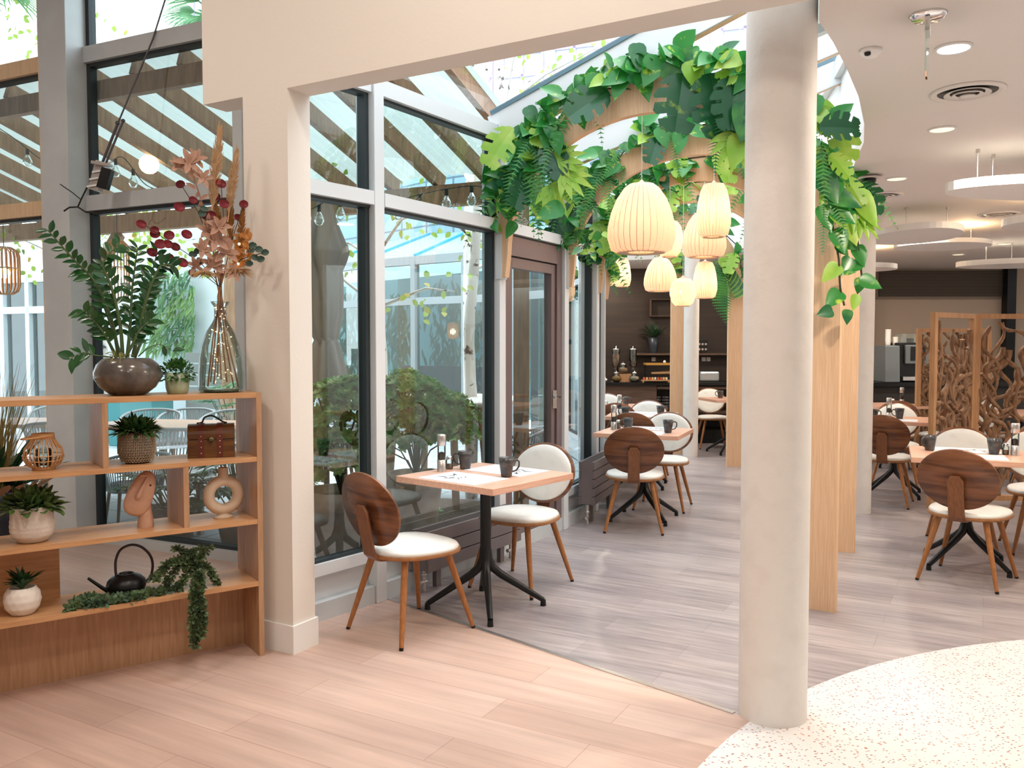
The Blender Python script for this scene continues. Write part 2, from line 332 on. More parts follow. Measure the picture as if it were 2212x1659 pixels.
# floors
lp = [Vector((-.90, 5.02)), Vector((.90, 3.305))]                  # joint of the two floors
ld = (lp[1]-lp[0]).normalized()
fa = MB(); fa.prism([(-9, -6), (9, -6), (9, 2), (1.6, 2.64), (lp[1].x, lp[1].y), (lp[0].x, lp[0].y), (-1.2, 4.3), lw(1.36), lw(-6)], -.12, 0)
struct(fa.build('floor', M['floorA']))
fb = MB(); fb.prism([(lp[0].x, lp[0].y), (lp[1].x, lp[1].y), (1.6, 2.64), (9, 2), (9.5, 13.6), (.5, 13.6), (.5, 12), *[m for m in MU[:1:-1]], MU[1]], -.12, 0)
struct(fb.build('floor', M['floorB']))
m = bpy.data.materials.new('terrazzo'); m.use_nodes = True; N = m.node_tree.nodes; L = m.node_tree.links; b = N['Principled BSDF']
t = N.new('ShaderNodeTexCoord'); cur = None
for i, (sc, th, keep, c) in enumerate([(46, .24, .42, (.45, .16, .09)), (62, .25, .35, (.22, .15, .13)), (30, .15, .35, (.60, .34, .24))]):
    v = N.new('ShaderNodeTexVoronoi'); v.inputs['Scale'].default_value = sc
    mp = N.new('ShaderNodeMapping'); mp.inputs['Location'].default_value = (i*3.3, i, 0); mp.inputs['Scale'].default_value = (1, 1.6, 1); mp.inputs['Rotation'].default_value = (0, 0, i*.7)
    L.new(t.outputs['Object'], mp.inputs['Vector']); L.new(mp.outputs[0], v.inputs['Vector'])
    lt = N.new('ShaderNodeMath'); lt.operation = 'LESS_THAN'; lt.inputs[1].default_value = th; L.new(v.outputs['Distance'], lt.inputs[0])
    sp = N.new('ShaderNodeSeparateColor'); L.new(v.outputs['Color'], sp.inputs[0])
    l2 = N.new('ShaderNodeMath'); l2.operation = 'LESS_THAN'; l2.inputs[1].default_value = keep; L.new(sp.outputs[0], l2.inputs[0])
    mm = N.new('ShaderNodeMath'); mm.operation = 'MULTIPLY'; L.new(lt.outputs[0], mm.inputs[0]); L.new(l2.outputs[0], mm.inputs[1])
    mx = N.new('ShaderNodeMix'); mx.data_type = 'RGBA'; mx.inputs[7].default_value = (*c, 1)
    L.new(mm.outputs[0], mx.inputs[0])
    if cur: L.new(cur, mx.inputs[6])
    else: mx.inputs[6].default_value = (.74, .725, .72, 1)
    cur = mx.outputs[2]
L.new(cur, b.inputs['Base Color']); b.inputs['Roughness'].default_value = .25; b.inputs['Specular IOR Level'].default_value = .5
M['terrazzo'] = m
te = MB(); te.prism([(CB.x+CR*math.cos(a*2*PI/120), CB.y+CR*math.sin(a*2*PI/120)) for a in range(120)], .0, .004)
struct(te.build('floor', M['terrazzo']))
jm = MB(); q0 = lp[0]+ld*.1; q1 = lp[1]-ld*.02; jm.seg((q0.x, q0.y), (q1.x, q1.y), 0, .004, -.012, .012)
struct(jm.build('trim_1', M['steel']))
# lobby shell
o = MB()
o.seg((9, -6), (9, 13.6), 0, ZL, -.15, 0)
struct(o.build('wall_right', M['plaster']))
o = MB(); o.seg((-9, -6), (9, -6), 0, ZL, -.15, 0); struct(o.build('wall_rear', M['plaster']))
o = MB(); o.seg((-9, -6), (-9, 8.6), 0, ZL, 0, .15); struct(o.build('wall_left', M['plaster']))
# lobby ceiling
o = MB(); o.prism([(-9, -6), (9.1, -6), (9.1, -.6), bw(8), bw(-.56, .15), lw(1.36), lw(-6.7)], ZL, ZL+.12); struct(o.build('ceiling', M['ceil']))
# beam wall and pier
o = MB()
poly = [bw(-.56), bw(9.5), bw(9.5, .15), bw(-.56, .15)]
o.prism(poly, 2.655, ZL); o.prism([bw(-.286), bw(0), bw(0, .15), bw(-.286, .15)], 0, 2.655)
struct(o.build('wall_beam', M['plaster']))
o = MB(); o.prism([bw(-.298, -.012), bw(.012, -.012), bw(.012, .162), bw(-.298, .162)], 0, .135); struct(o.build('baseboard_pier', M['white'], bevel=.003))
# return wall behind the pier
o = MB(); o.seg(lw(1.36), (-1.23, 4.32), 0, ZL, 0, .1); struct(o.build('wall_return', M['white']))
# restaurant ceiling with its curved edge, and the curved upstand above it
o = MB()
outer = [bw(2.2, .15), bw(8.5, .15), (9, 13.5), (.7, 13.5)]
ring = CE[::-1]
poly = outer+ring
n = len(poly)
import mathutils
tri = mathutils.geometry.tessellate_polygon([[Vector((p[0], p[1], 0)) for p in poly]])
vs = [(p[0], p[1], ZC) for p in poly]+[(p[0], p[1], ZC+.1) for p in poly]
def up(tr, sgn):
    a, b_, c = [poly[i] for i in tr]; ar = (b_[0]-a[0])*(c[1]-a[1])-(c[0]-a[0])*(b_[1]-a[1])
    return tuple(tr) if ar*sgn > 0 else tuple(tr[::-1])
o.add(vs, [up(tr, -1) for tr in tri]+[tuple(i+n for i in up(tr, 1)) for tr in tri]+[((i+1) % n, i, n+i, n+(i+1) % n) for i in range(n)])
struct(o.build('ceiling', M['ceil']))
o = MB()
for i in range(len(CE)-1): o.seg(CE[i], CE[i+1], ZC+.03, 3.78, -.08, -.003, 0)
struct(o.build('trim_2', M['white']))
# back wall: dark boards behind the buffet, beige beside it
o = MB(); o.seg((.3, 13.4), (4.2, 13.4), 0, ZC, 0, .12); struct(o.build('wall_back', planks('dark_boards', [(.036, .022, .015), (.030, .018, .013), (.7, .7, .7)], 0, 2.2, .16, .55, (.02, .01, .01), .004, (.7, 1.3))))
wb = bpy.data.objects['wall_back']; nt = wb.data.materials[0].node_tree
for nd in nt.nodes:
    if nd.type == 'MAPPING' and nd.inputs['Vector'].links and nd.inputs['Vector'].links[0].from_node.type == 'TEX_COORD': nd.inputs['Rotation'].default_value = (PI/2, 0, 0)
o = MB(); o.seg((4.2, 13.4), (9.0, 13.4), 0, ZC, 0, .12); struct(o.build('wall_back', mat('beige_wall', (.56, .46, .37), .8)))
# side wall at the far left of the passage end
o = MB(); o.seg((.78, 11.8), (.5, 13.5), 0, ZC+.1, 0, .1); struct(o.build('wall_side', M['white']))
# round columns
def column(c, r, h, name, label, mt):
    o = MB(); o.lathe([(r, 0), (r, h)], 48, (0, 0, 0)); x = o.build(name, mt, loc=(c[0], c[1], 0)); return tag(x, label, 'column')
column((1.034, 3.305), .131, 2.9, 'round_column', 'thick round plastered column in the foreground beside the speckled floor', M['colp'])
column((3.06, 7.42), .10, ZC, 'round_column', 'slim round grey column behind the wooden arch legs on the right', M['colp'])
column((2.375, 11.24), .10, ZC+1, 'round_column', 'far round column standing between two wooden arch legs near the buffet', M['colp'])

# ---------------------------------------------------------------- curved glass front
def mullion(p, ang, z1, par, w=.075, d=.15):
    o = MB(); o.box((p[0], p[1], z1/2), (w, d, z1), ang); return o.build('mullion', M['alulight'], par, bevel=.004)
def glass_front(idx, a, b, door=False, z_eave=2.95):
    a = Vector(a); b = Vector(b); d = (b-a).normalized(); nrm = Vector((-d.y, d.x))         # nrm points to the courtyard
    ang = math.atan2(d.y, d.x); Lg = (b-a).length; ia = a+d*.04; ib = b-d*.04
    root = bpy.data.objects.new('door_1' if door else 'window_%d' % idx, None); COL.objects.link(root); root['kind'] = 'structure'
    mullion(b, ang, z_eave+.02, root)
    def rail(z0, z1, t0, t1, mt, name): MB().seg(ia, ib, z0, z1, t0, t1).build(name, mt, root, bevel=.003)
    rail(0, .10, -.06, .05, M['alu'], 'plinth')
    if not door:
        rail(.10, .24, .0, .04, M['alulight'], 'apron'); rail(.24, .305, -.05, .05, M['alulight'], 'sill')
        zb = .305
    else: zb = .10
    rail(2.25, 2.325, -.075, .05, M['alulight'], 'transom'); rail(2.235, 2.25, -.04, .04, M['gasket'], 'gasket')
    rail(2.87, 2.96, -.06, .06, M['alulight'], 'eave_beam')
    g = MB(); g.seg(ib-d*.03, ib, zb, 2.235, -.03, .03); g.seg(ia, ia+d*.015, zb, 2.235, -.03, .03); g.seg(ib-d*.03, ib, 2.325, 2.87, -.03, .03); g.seg(ia, ib, zb, zb+.015, -.03, .03); g.seg(ia, ib, 2.855, 2.87, -.03, .03)
    g.build('gasket', M['gasket'], root)
    if door:
        f = MB(); w = .085
        f.seg(ia, ia+d*w, .0, 2.235, -.05, .05); f.seg(ib-d*w, ib, .0, 2.235, -.05, .05); f.seg(ia+d*w, ib-d*w, 2.10, 2.235, -.05, .05); f.seg(ia+d*w, ib-d*w, 0, .16, -.05, .05)
        f.build('door_frame', M['doorbrown'], root, bevel=.003)
        l = MB(); ja = ia+d*(w+.01); jb = ib-d*(w+.01); w2 = .06
        l.seg(ja, ja+d*w2, .16, 2.09, -.035, .03); l.seg(jb-d*w2, jb, .16, 2.09, -.035, .03); l.seg(ja+d*w2, jb-d*w2, 2.02, 2.09, -.035, .03); l.seg(ja+d*w2, jb-d*w2, .16, .24, -.035, .03)
        l.build('door_leaf', M['doorbrown'], root, bevel=.002)
        h = MB(); p = jb-d*.03-nrm*.05; h.bar((p.x, p.y, .98), (p.x, p.y, 1.12), .03, .012); q = p-nrm*.045; h.tube([(p.x, p.y, 1.07), (q.x, q.y, 1.07), (q.x-d.x*.10, q.y-d.y*.10, 1.07)], .009, 8)
        h.build('door_handle', M['chrome'], root)
    zt = 2.87
    pn = MB(); pn.add([(ia.x, ia.y, zb), (ib.x, ib.y, zb), (ib.x, ib.y, 2.235), (ia.x, ia.y, 2.235)], [(0, 1, 2, 3)]); pn.build('pane', M['glass'], root)
    pn = MB(); pn.add([(ia.x, ia.y, 2.325), (ib.x, ib.y, 2.325), (ib.x, ib.y, zt), (ia.x, ia.y, zt)], [(0, 1, 2, 3)]); pn.build('pane', M['glass'], root)
    return root
for i in range(len(MU)-1): glass_front(i+1, MU[i], MU[i+1], door=(i == 2))
# ---------------------------------------------------------------- sloping glass roof with rafters
RI = [(1.30, 3.40), (1.50, 3.80), (1.93, 4.62), (2.50, 6.1), (2.70, 7.05), (2.88, 8.3), (2.94, 9.6), (2.88, 10.5), (2.45, 11.55)]
ZR = 3.72
for i in range(2, len(MU)):
    a = Vector((*MU[i], 2.93)); b = Vector((*RI[i], ZR)); o = MB(); o.bar(a, b, .07, .20)
    r = struct(o.build('rafter_%d' % i if False else 'trim_%d' % (i+1), M['alulight'], bevel=.004))
    k = MB(); k.bar(a+Vector((0, 0, .115)), b+Vector((0, 0, .115)), .09, .03); k.build('glazing_bar', mat('blue_grey_seal', (.12, .22, .28), .4) if i == 2 else bpy.data.materials['blue_grey_seal'], r)
    k = MB(); k.bar(a-Vector((0, 0, .104)), b-Vector((0, 0, .104)), .045, .012); k.build('wood_strip', M['arch'], r)
rg = bpy.data.objects.new('window_20', None); COL.objects.link(rg); rg['kind'] = 'structure'
pa = [bw(-.28, .15)]+MU[1:]; pb = [bw(2.75, .15)]+RI[1:]
for i in range(len(pa)-1):
    z0 = 3.04
    vs = [(*pa[i], z0), (*pa[i+1], z0), (*pb[i+1], ZR+.11), (*pb[i], ZR+.11)]
    MB().add(vs, [(0, 1, 2, 3)]).build('roof_pane', M['roofglass'], rg)
o = MB()
for i in range(1, len(RI)-1): o.bar((*RI[i], ZR), (*RI[i+1], ZR), .12, .14)
o.build('ridge_frame', M['alulight'], rg)
# a hopper window frame standing open by the curved upstand
o = MB()
p = [Vector((1.42, 4.5, 3.25)), Vector((1.90, 4.32, 3.42)), Vector((2.02, 4.75, 3.34)), Vector((1.52, 5.0, 3.18))]
for i in range(4): o.bar(p[i], p[(i+1) % 4], .06, .05)
o.build('vent_sash', M['alulight'], rg); MB().add([p[0], p[1], p[2], p[3]], [(0, 1, 2, 3)]).build('vent_pane', M['glass'], rg)
# ---------------------------------------------------------------- tall lobby glass wall on the left
def tall_window(idx, s0, s1, warm_lit=False):
    root = bpy.data.objects.new('window_%d' % idx, None); COL.objects.link(root); root['kind'] = 'structure'
    mt = M['pale'] if warm_lit else M['alu']; a = lw(s0); b = lw(s1)
    for z0, z1, nm in ((0, .07, 'sill'), (2.455, 2.565, 'transom'), (3.525, 3.64, 'transom'), (4.27, ZL, 'head')): MB().seg(a, b, z0, z1, -.06, .05).build(nm, mt, root, bevel=.003)
    g = MB()
    for z in (.07, 2.43, 3.50): g.seg(a, b, z, z+.025, -.03, .03)
    for z0, z1 in ((.07, 2.455), (2.565, 3.525), (3.64, 4.27)): g.seg(lw(s0), lw(s0+.035), z0, z1, -.03, .03); g.seg(lw(s1-.02), lw(s1), z0, z1, -.03, .03)
    g.build('gasket', M['gasket'], root)
    for z0, z1 in ((.07, 2.455), (2.565, 3.525), (3.64, 4.27)):
        MB().add([(*a, z0), (*b, z0), (*b, z1), (*a, z1)], [(0, 1, 2, 3)]).build('pane', M['glass'], root)
    return root
M['pale'] = wood('warm_lit_frame', (.72, .50, .30), (.80, .58, .36), 2, .5, 4, 8)  # frames tinted pale oak to carry the warm light falling on them
tall_window(10, -.13, 1.36); tall_window(11, -2.1, -.50, True); tall_window(12, -3.9, -2.2, True); tall_window(13, -6.2, -4.0, True)
o = MB(); o.seg(lw(-.42), lw(-.13), 0, ZL, -.20, .05); struct(o.build('trim_20', M['alu'], bevel=.004))
o = MB(); o.seg(lw(-.51), lw(-.42), 0, ZL, -.14, .05); struct(o.build('trim_21', M['pale'], bevel=.003))
for k, s in enumerate((-2.2, -4.0)): o = MB(); o.seg(lw(s), lw(s+.1), 0, ZL, -.1, .05); struct(o.build('trim_%d' % (22+k), M['pale'], bevel=.003))
o = MB(); o.seg(lw(1.30), lw(1.38), 0, ZL, -.08, .05); struct(o.build('trim_24', M['alu'], bevel=.003))
# ================================================================ DINING FURNITURE
R = random.Random(11)
def ell(a, b, n=40, k=2.0):
    out = []
    for i in range(n):
        t = 2*PI*i/n; c, s = math.cos(t), math.sin(t)
        out.append((a*abs(c)**(2/k)*(1 if c >= 0 else -1), b*abs(s)**(2/k)*(1 if s >= 0 else -1)))
    return out
def slab(mb, outline, layers, fr, sm=True):
    """outline scaled per layer (scale, height); fr maps (x,y,h) -> point"""
    n = len(outline); vs = []
    for sc, h in layers:
        for x, y in outline: vs.append(fr(x*sc, y*sc, h))
    fs = [(i*n+j, i*n+(j+1) % n, (i+1)*n+(j+1) % n, (i+1)*n+j) for i in range(len(layers)-1) for j in range(n)]
    mb.add(vs, fs, 0, sm); mb.add(vs[:n], [tuple(range(n-1, -1, -1))], 0, sm); mb.add(vs[-n:], [tuple(range(n))], 0, sm); return mb
def make_chair():
    t = thing('dining_chair', 'x', 'chair')
    seat_o = []
    for x, y in ell(.235, .235, 44, 2.5): seat_o.append((x, y*(1+.10*x/.235)))
    flat = lambda x, y, h: (x, y, h)
    slab(MB(), seat_o, [(.90, .405), (.99, .412), (1.0, .42), (.99, .428)], flat).build('seat_shell', M['oakleg'], t, bevel=0)
    slab(MB(), seat_o, [(.95, .428), (.965, .438), (.93, .450), (.80, .460), (.5, .466), (.2, .468)], flat).build('cushion', M['cushion'], t)
    th = math.radians(13); cz = .66; cx = -.262
    def bk(off):
        def fr(y, z, h):
            bow = .28*y*y; return (cx-z*math.sin(th)+(h+off)*math.cos(th)+bow, y, cz+z*math.cos(th)+(h+off)*math.sin(th))
        return fr
    bo = [(x, y) for x, y in ell(.232, .192, 48)]
    slab(MB(), bo, [(.4, 0), (.985, 0), (1.0, .004), (1.0, .012), (.985, .016), (.4, .016)], bk(-.008)).build('backrest', M['walnut'], t)
    slab(MB(), bo, [(.91, 0), (.92, .008), (.88, .017), (.7, .024), (.35, .028), (.1, .029)], bk(.008)).build('back_pad', M['cushion'], t)
    pth = [(-.09, .400), (-.17, .398), (-.225, .405), (-.252, .43), (-.262, .47), (-.272, .52), (-.288, .60), (-.300, .655), (-.306, .685)]
    o = MB(); vs = []
    for i, (x, z) in enumerate(pth):
        w = .046 if i < len(pth)-1 else .026
        d = Vector((pth[min(i+1, len(pth)-1)][0]-pth[max(i-1, 0)][0], 0, pth[min(i+1, len(pth)-1)][1]-pth[max(i-1, 0)][1])).normalized(); nn = Vector((d.z, 0, -d.x))*.0075
        for y, sg in ((-w, 1), (w, 1), (w, -1), (-w, -1)): vs.append((x+nn.x*sg, y, z+nn.z*sg))
    k = len(pth); fs = [(i*4+j, i*4+(j+1) % 4, (i+1)*4+(j+1) % 4, (i+1)*4+j) for i in range(k-1) for j in range(4)]+[(3, 2, 1, 0), (4*k-4, 4*k-3, 4*k-2, 4*k-1)]
    o.add(vs, fs); o.build('back_support', M['walnutz'], t, bevel=.004)
    for sx in (-1, 1):
        for sy in (-1, 1):
            a = Vector((sx*.135, sy*.13, .408)); b = Vector((sx*.232, sy*.222, .012)); c = Vector((sx*.235, sy*.225, 0))
            l = MB().tube([a, a.lerp(b, .5), b], [.0185, .016, .011], 12).build('leg', M['legwood'], t)
            MB().tube([b, c], [.0115, .0105], 10).build('foot_cap', M['black'], l)
    return t
M['oakleg'] = wood('chair_shell', (.30, .125, .045), (.42, .19, .07), 0, .35, 8, 6)
M['walnutz'] = wood('walnut_support', (.17, .066, .028), (.27, .11, .045), 2, .3, 8, 12)
CH = make_chair()
GC = 'round-backed dining chairs'
def chair(x, y, deg, label): return place(CH, (x, y, 0), math.radians(deg), label)
def make_table():
    t = thing('bistro_table', 'x', 'table')
    MB().box((0, 0, .7325), (.70, .70, .035)).build('tabletop', M['tabletop'], t, bevel=.003)
    o = MB().tube([(0, 0, .715), (0, 0, .30)], .031, 20); o.box((0, 0, .710), (.26, .26, .008)); o.build('column', M['black'], t)
    for k in range(4):
        a = PI/4+k*PI/2; c, s = math.cos(a), math.sin(a)
        l = MB().tube([(c*.008, s*.008, .36), (c*.014, s*.014, .28), (c*.035, s*.035, .228), (c*.085, s*.085, .186), (c*.325, s*.325, .032)], [.022, .025, .024, .022, .015], 12).build('leg', M['black'], t)
        MB().tube([(c*.325, s*.325, .034), (c*.325, s*.325, 0)], [.015, .017], 12).build('foot', M['black'], l)
    return t
TB = make_table()
def table(x, y, deg, label): return place(TB, (x, y, 0), math.radians(deg), label)
def make_mug():
    t = thing('mug', 'x', 'mug')
    MB().lathe([(.027, 0), (.030, .004), (.0335, .03), (.040, .075), (.0435, .105), (.041, .105), (.037, .075), (.030, .03), (.001, .008)], 24).build('cup', M['darkgrey'], t)
    MB().tube([(.036, 0, .085), (.055, 0, .092), (.070, 0, .080), (.070, 0, .055), (.055, 0, .033), (.033, 0, .026)], [.006, .006, .0055, .005, .005, .005], 8).build('handle', M['darkgrey'], t)
    return t
def make_mill():
    t = thing('pepper_mill', 'x', 'pepper mill')
    MB().lathe([(.0255, 0), (.0255, .065), (.023, .067)], 24).build('base', M['steel'], t)
    MB().lathe([(.0235, .066), (.0235, .148)], 24).build('window', M['clear'], t)
    MB().lathe([(.014, .067), (.020, .070), (.019, .105), (.004, .112)], 14, ribs=lambda a, z: .12*math.sin(5*a+z*200)).build('peppercorns', M['pepper'], t)
    MB().lathe([(.0235, .147), (.0255, .149), (.0255, .205), (.022, .211), (.001, .212)], 24).build('cap', M['steel'], t)
    return t
def make_jar():
    t = thing('shaker_jar', 'x', 'shaker')
    MB().lathe([(.017, 0), (.021, .004), (.022, .05), (.018, .058)], 20, ribs=lambda a, z: .04*math.sin(9*a)).build('jar_glass', M['clear'], t)
    MB().lathe([(.015, .003), (.017, .03), (.002, .032)], 12).build('filling', mat('spice', (.30, .20, .14), .8), t)
    MB().lathe([(.019, .056), (.020, .066), (.014, .076), (.001, .078)], 16).build('lid', M['chrome'], t)
    return t
def make_mat():
    t = thing('placemat', 'x', 'placemat')
    MB().box((0, 0, .001), (.29, .41, .002)).build('sheet', M['paper'], t)
    r = random.Random(5); o = MB()
    for k in range(15):
        x, y = r.uniform(-.05, .06), r.uniform(-.02, .12); a = r.uniform(-.9, .9)+PI/2; l = r.uniform(.02, .06); w = r.uniform(.003, .007)
        dx, dy = math.cos(a), math.sin(a); bx, by = x+dx*l+r.uniform(-.02, .02), y+dy*l
        o.add([(x-w*dy, y+w*dx, .0028), (x+w*dy, y-w*dx, .0028), (bx, by, .0028)], [(0, 1, 2)])
    o.build('print', M['ink'], t); return t
MG, ML, JR, PM = make_mug(), make_mill(), make_jar(), make_mat()
def on(tb, lx, ly): p = Matrix.Rotation(tb.rotation_euler.z, 4, 'Z') @ Vector((lx, ly, .75)); return (tb.location.x+p.x, tb.location.y+p.y, .7502)
def mug(tb, lx, ly, deg, label, g=None, lift=.0): p = on(tb, lx, ly); return place(MG, (p[0], p[1], p[2]+lift), math.radians(deg), label, g)
def mill(tb, lx, ly, label): return place(ML, on(tb, lx, ly), 0, label)
def jar(tb, lx, ly, label): return place(JR, on(tb, lx, ly), 0, label)
def pmat(tb, lx, ly, deg, label): return place(PM, on(tb, lx, ly), tb.rotation_euler.z+math.radians(deg), label)
# table 1, in the foreground by the glass
t1 = table(-.147, 4.69, 51, 'square bistro table for two closest to the camera, standing before the shrub window')
chair(-.525, 4.335, 45, 'round-backed chair seen from its walnut back, nearest one left of the front bistro table')
chair(.058, 5.145, 236, 'round-backed chair with cream pad facing the camera behind the front bistro table')
pmat(t1, -.185, 0, 0, 'white paper placemat with ink drawing on the near side of the front table')
pmat(t1, .185, 0, 180, 'white paper placemat with ink drawing on the far side of the front table')
def at75(u, v, tb):
    p = G(u, v, .75); q = Matrix.Rotation(-tb.rotation_euler.z, 4, 'Z') @ Vector((p.x-tb.location.x, p.y-tb.location.y, 0)); return (q.x, q.y)
mug(t1, *at75(1094, 1030, t1), 10, 'dark glazed mug at the right side of the front table', lift=.0018)
mug(t1, *at75(1005, 1013, t1), 170, 'dark glazed mug beside the shakers on the front table')
mill(t1, *at75(954, 1018, t1), 'steel and clear pepper mill standing on the front bistro table')
jar(t1, *at75(971, 1013, t1), 'small glass shaker with chrome lid beside the mill on the front table')
# table 2, middle of the passage
t2 = table(1.12, 7.13, -22, 'square bistro table second along the glass, behind the chair with its walnut back to us')
chair(.985, 6.76, 80, 'walnut-backed round chair in the middle of the picture, facing away at the second table')
chair(1.37, 7.64, 250, 'cream padded round chair facing us on the far side of the second window table')
pmat(t2, .0, -.17, 90, 'paper placemat on the near side of the second window table')
pmat(t2, .0, .19, -90, 'paper placemat on the far side of the second window table')
mug(t2, *at75(1357, 930, t2), 190, 'dark mug left on the second window table, handle to the left', lift=.0025)
mug(t2, *at75(1443, 935, t2), -10, 'dark mug right on the second window table, handle to the right', lift=.0025)
mill(t2, *at75(1326, 928, t2), 'tall steel pepper mill on the second window table')
jar(t2, *at75(1336, 926, t2), 'tiny glass shaker behind the mill on the second window table')
# table 3
t3 = table(1.36, 8.82, -14, 'third bistro table along the glass, half hidden behind the second one')
chair(1.17, 8.17, 78, 'walnut-backed chair squeezed between the second and third window tables')
chair(1.50, 9.36, 258, 'cream padded chair on the far side of the third window table')
pmat(t3, 0, -.17, 90, 'paper placemat on the near side of the third window table')
pmat(t3, 0, .18, -90, 'paper placemat with ink drawing on the far side of the third table')
mug(t3, *at75(1351, 902, t3), 180, 'dark mug at the left of the third window table', lift=.0025)
mug(t3, *at75(1427, 899, t3), 0, 'dark mug at the right of the third window table', lift=.0025)
mill(t3, *at75(1338, 897, t3), 'steel pepper mill on the third window table')
# table 4
t4 = table(1.18, 10.15, -8, 'fourth bistro table, furthest along the glass beside the mullions')
chair(1.20, 10.75, 262, 'cream padded chair behind the furthest window table')
chair(1.14, 9.52, 90, 'walnut-backed chair before the furthest window table')
mug(t4, *at75(1290, 882, t4), 180, 'dark mug at the left edge of the furthest window table')
mug(t4, *at75(1352, 876, t4), 0, 'dark mug at the right end of the furthest window table')
jar(t4, *at75(1309, 880, t4), 'blue tinted shaker jar on the furthest window table')
# table 5, seen between column and arch leg
t5 = table(2.98, 11.55, 10, 'distant bistro table seen between the far column and the arch leg')
chair(2.90, 12.2, 268, 'cream padded chair facing us beyond the far column, under the toaster')
chair(3.14, 10.95, 95, 'cream seated chair beside the arch leg at the distant table')
mug(t5, -.12, .05, 180, 'dark mug on the distant table beside the far column')
t5b = table(3.86, 11.5, 10, 'distant bistro table right of the far arch leg'); chair(3.9, 12.1, 268, 'chair behind the distant table right of the far arch leg'); chair(3.80, 10.9, 80, 'walnut chair glimpsed right of the far arch leg')
# right-hand tables
t6 = table(3.03, 5.60, -24, 'bistro table at the right edge, nearest table of the dining room')
chair(2.86, 5.265, 47, 'large walnut-backed round chair nearest to us at the right edge')
chair(3.30, 6.17, 244, 'cream padded chair facing us behind the nearest right-hand table')
t6b = table(3.69, 5.30, -24, 'bistro table pushed against the nearest right-hand table, cut by the frame')
chair(3.80, 6.02, 250, 'cream padded chair cut by the right edge of the picture')
pmat(t6, 0, -.17, 90, 'paper placemat near the large walnut-backed chair on the right')
pmat(t6, 0, .18, -90, 'paper placemat on the far side of the nearest right-hand table')
mug(t6, *at75(2008, 973, t6), 200, 'dark mug with handle to the left on the nearest right-hand table')
mug(t6, *at75(2147, 982, t6), 20, 'dark mug beside the wire holder on the nearest right-hand table', lift=.0025)
mill(t6, *at75(2192, 984, t6), 'steel pepper mill at the right edge of the picture')
jar(t6, *at75(2172, 982, t6), 'glass shaker between the mug and the mill on the right-hand table')
t7 = table(3.76, 8.30, -26, 'bistro table behind the slim grey column, beside the wooden screen')
chair(3.47, 7.84, 60, 'walnut-backed chair directly right of the slim grey column')
chair(4.02, 8.85, 245, 'cream padded chair on the far side of the table behind the slim column')
pmat(t7, 0, -.17, 90, 'paper placemat on the table behind the slim grey column')
mug(t7, *at75(1887, 908, t7), 0, 'dark mug left on the table behind the slim grey column')
mug(t7, *at75(1943, 905, t7), 160, 'dark mug right on the table behind the slim grey column')
mill(t7, *at75(1920, 906, t7), 'steel pepper mill on the table behind the slim grey column')
t8 = table(4.62, 10.35, 5, 'far dining table under the coffee machine'); chair(4.45, 9.85, 75, 'brown chair back before the far table under the coffee machine'); chair(5.0, 9.8, 100, 'second brown chair back before the far table under the coffee machine')
mill(t8, .10, -.1, 'steel mill on the far table under the coffee machine'); jar(t8, -.02, -.12, 'shaker on the far table under the coffee machine')
t9 = table(5.55, 9.2, 0, 'dining table seen through the wooden screen'); chair(5.45, 8.6, 88, 'walnut chair seen through the wooden screen'); chair(5.6, 9.8, 270, 'cream chair beyond the table behind the wooden screen')

# ---------------------------------------------------------------- radiators
def radiator(a, b, z0, z1, label, mt, deep=.11):
    a = Vector(a); b = Vector(b); d = (b-a); Lg = d.length; rz = math.atan2(d.y, d.x)
    t = thing('radiator', label, 'radiator', (a.x, a.y, 0), rz)
    o = MB(); n = max(3, int((z1-z0)/.072)); hh = (z1-z0)/n
    for i in range(n): o.box((Lg/2, 0, z0+hh*(i+.5)), (Lg, .022, hh-.006)); 
    o.box((Lg/2, .011, (z0+z1)/2), (Lg-.01, .012, z1-z0-.01))
    o.build('front_panel', mt, t, bevel=.002)
    o = MB()
    for i in range(n): o.box((Lg/2, deep, z0+hh*(i+.5)), (Lg, .02, hh-.006))
    o.build('rear_panel', mt, t)
    MB().box((.008, deep/2, (z0+z1)/2), (.016, deep*.9, z1-z0-.02)).build('end_panel', mt, t); MB().box((Lg-.008, deep/2, (z0+z1)/2), (.016, deep*.9, z1-z0-.02)).build('end_panel', mt, t)
    o = MB()
    for i in range(int(Lg/.016)): o.box((.012+i*.016, deep/2, z1-.006), (.005, deep*.75, .008))
    o.build('top_grille', mt, t)
    for x in (.16, Lg-.16): MB().box((x, deep/2, z0/2), (.045, .03, z0)).build('foot', mt, t)
    for x in (.035, Lg-.035):
        MB().tube([(x, deep*.5, z0), (x, deep*.5, .09), (x, deep*.5, 0)], [.012, .012, .012], 10).tube([(x-.04, deep*.5, .055), (x+.02, deep*.5, .055)], .013, 10).ball((x, deep*.5, .1), .018).build('valve', M['steel'], t)
    return t
d12 = (Vector(MU[2])-Vector(MU[1])).normalized(); n12 = Vector((d12.y, -d12.x))
a = Vector((-.50, 4.95)); radiator(a, a+d12*1.02, .12, .37, 'low taupe slatted radiator under the window behind the front bistro table', M['rad'])
radiator((.66, 6.86), (.98, 7.74), .16, .52, 'taupe slatted radiator behind the middle walnut-backed chair, by the passage glass', M['rad'])
radiator((1.02, 8.55), (1.06, 9.45), .16, .55, 'blue-grey radiator further along the passage glass', M['radb'])
radiator((1.0, 7.86), (1.04, 8.3), .16, .55, 'short blue-grey radiator beside the third window table', M['radb'])
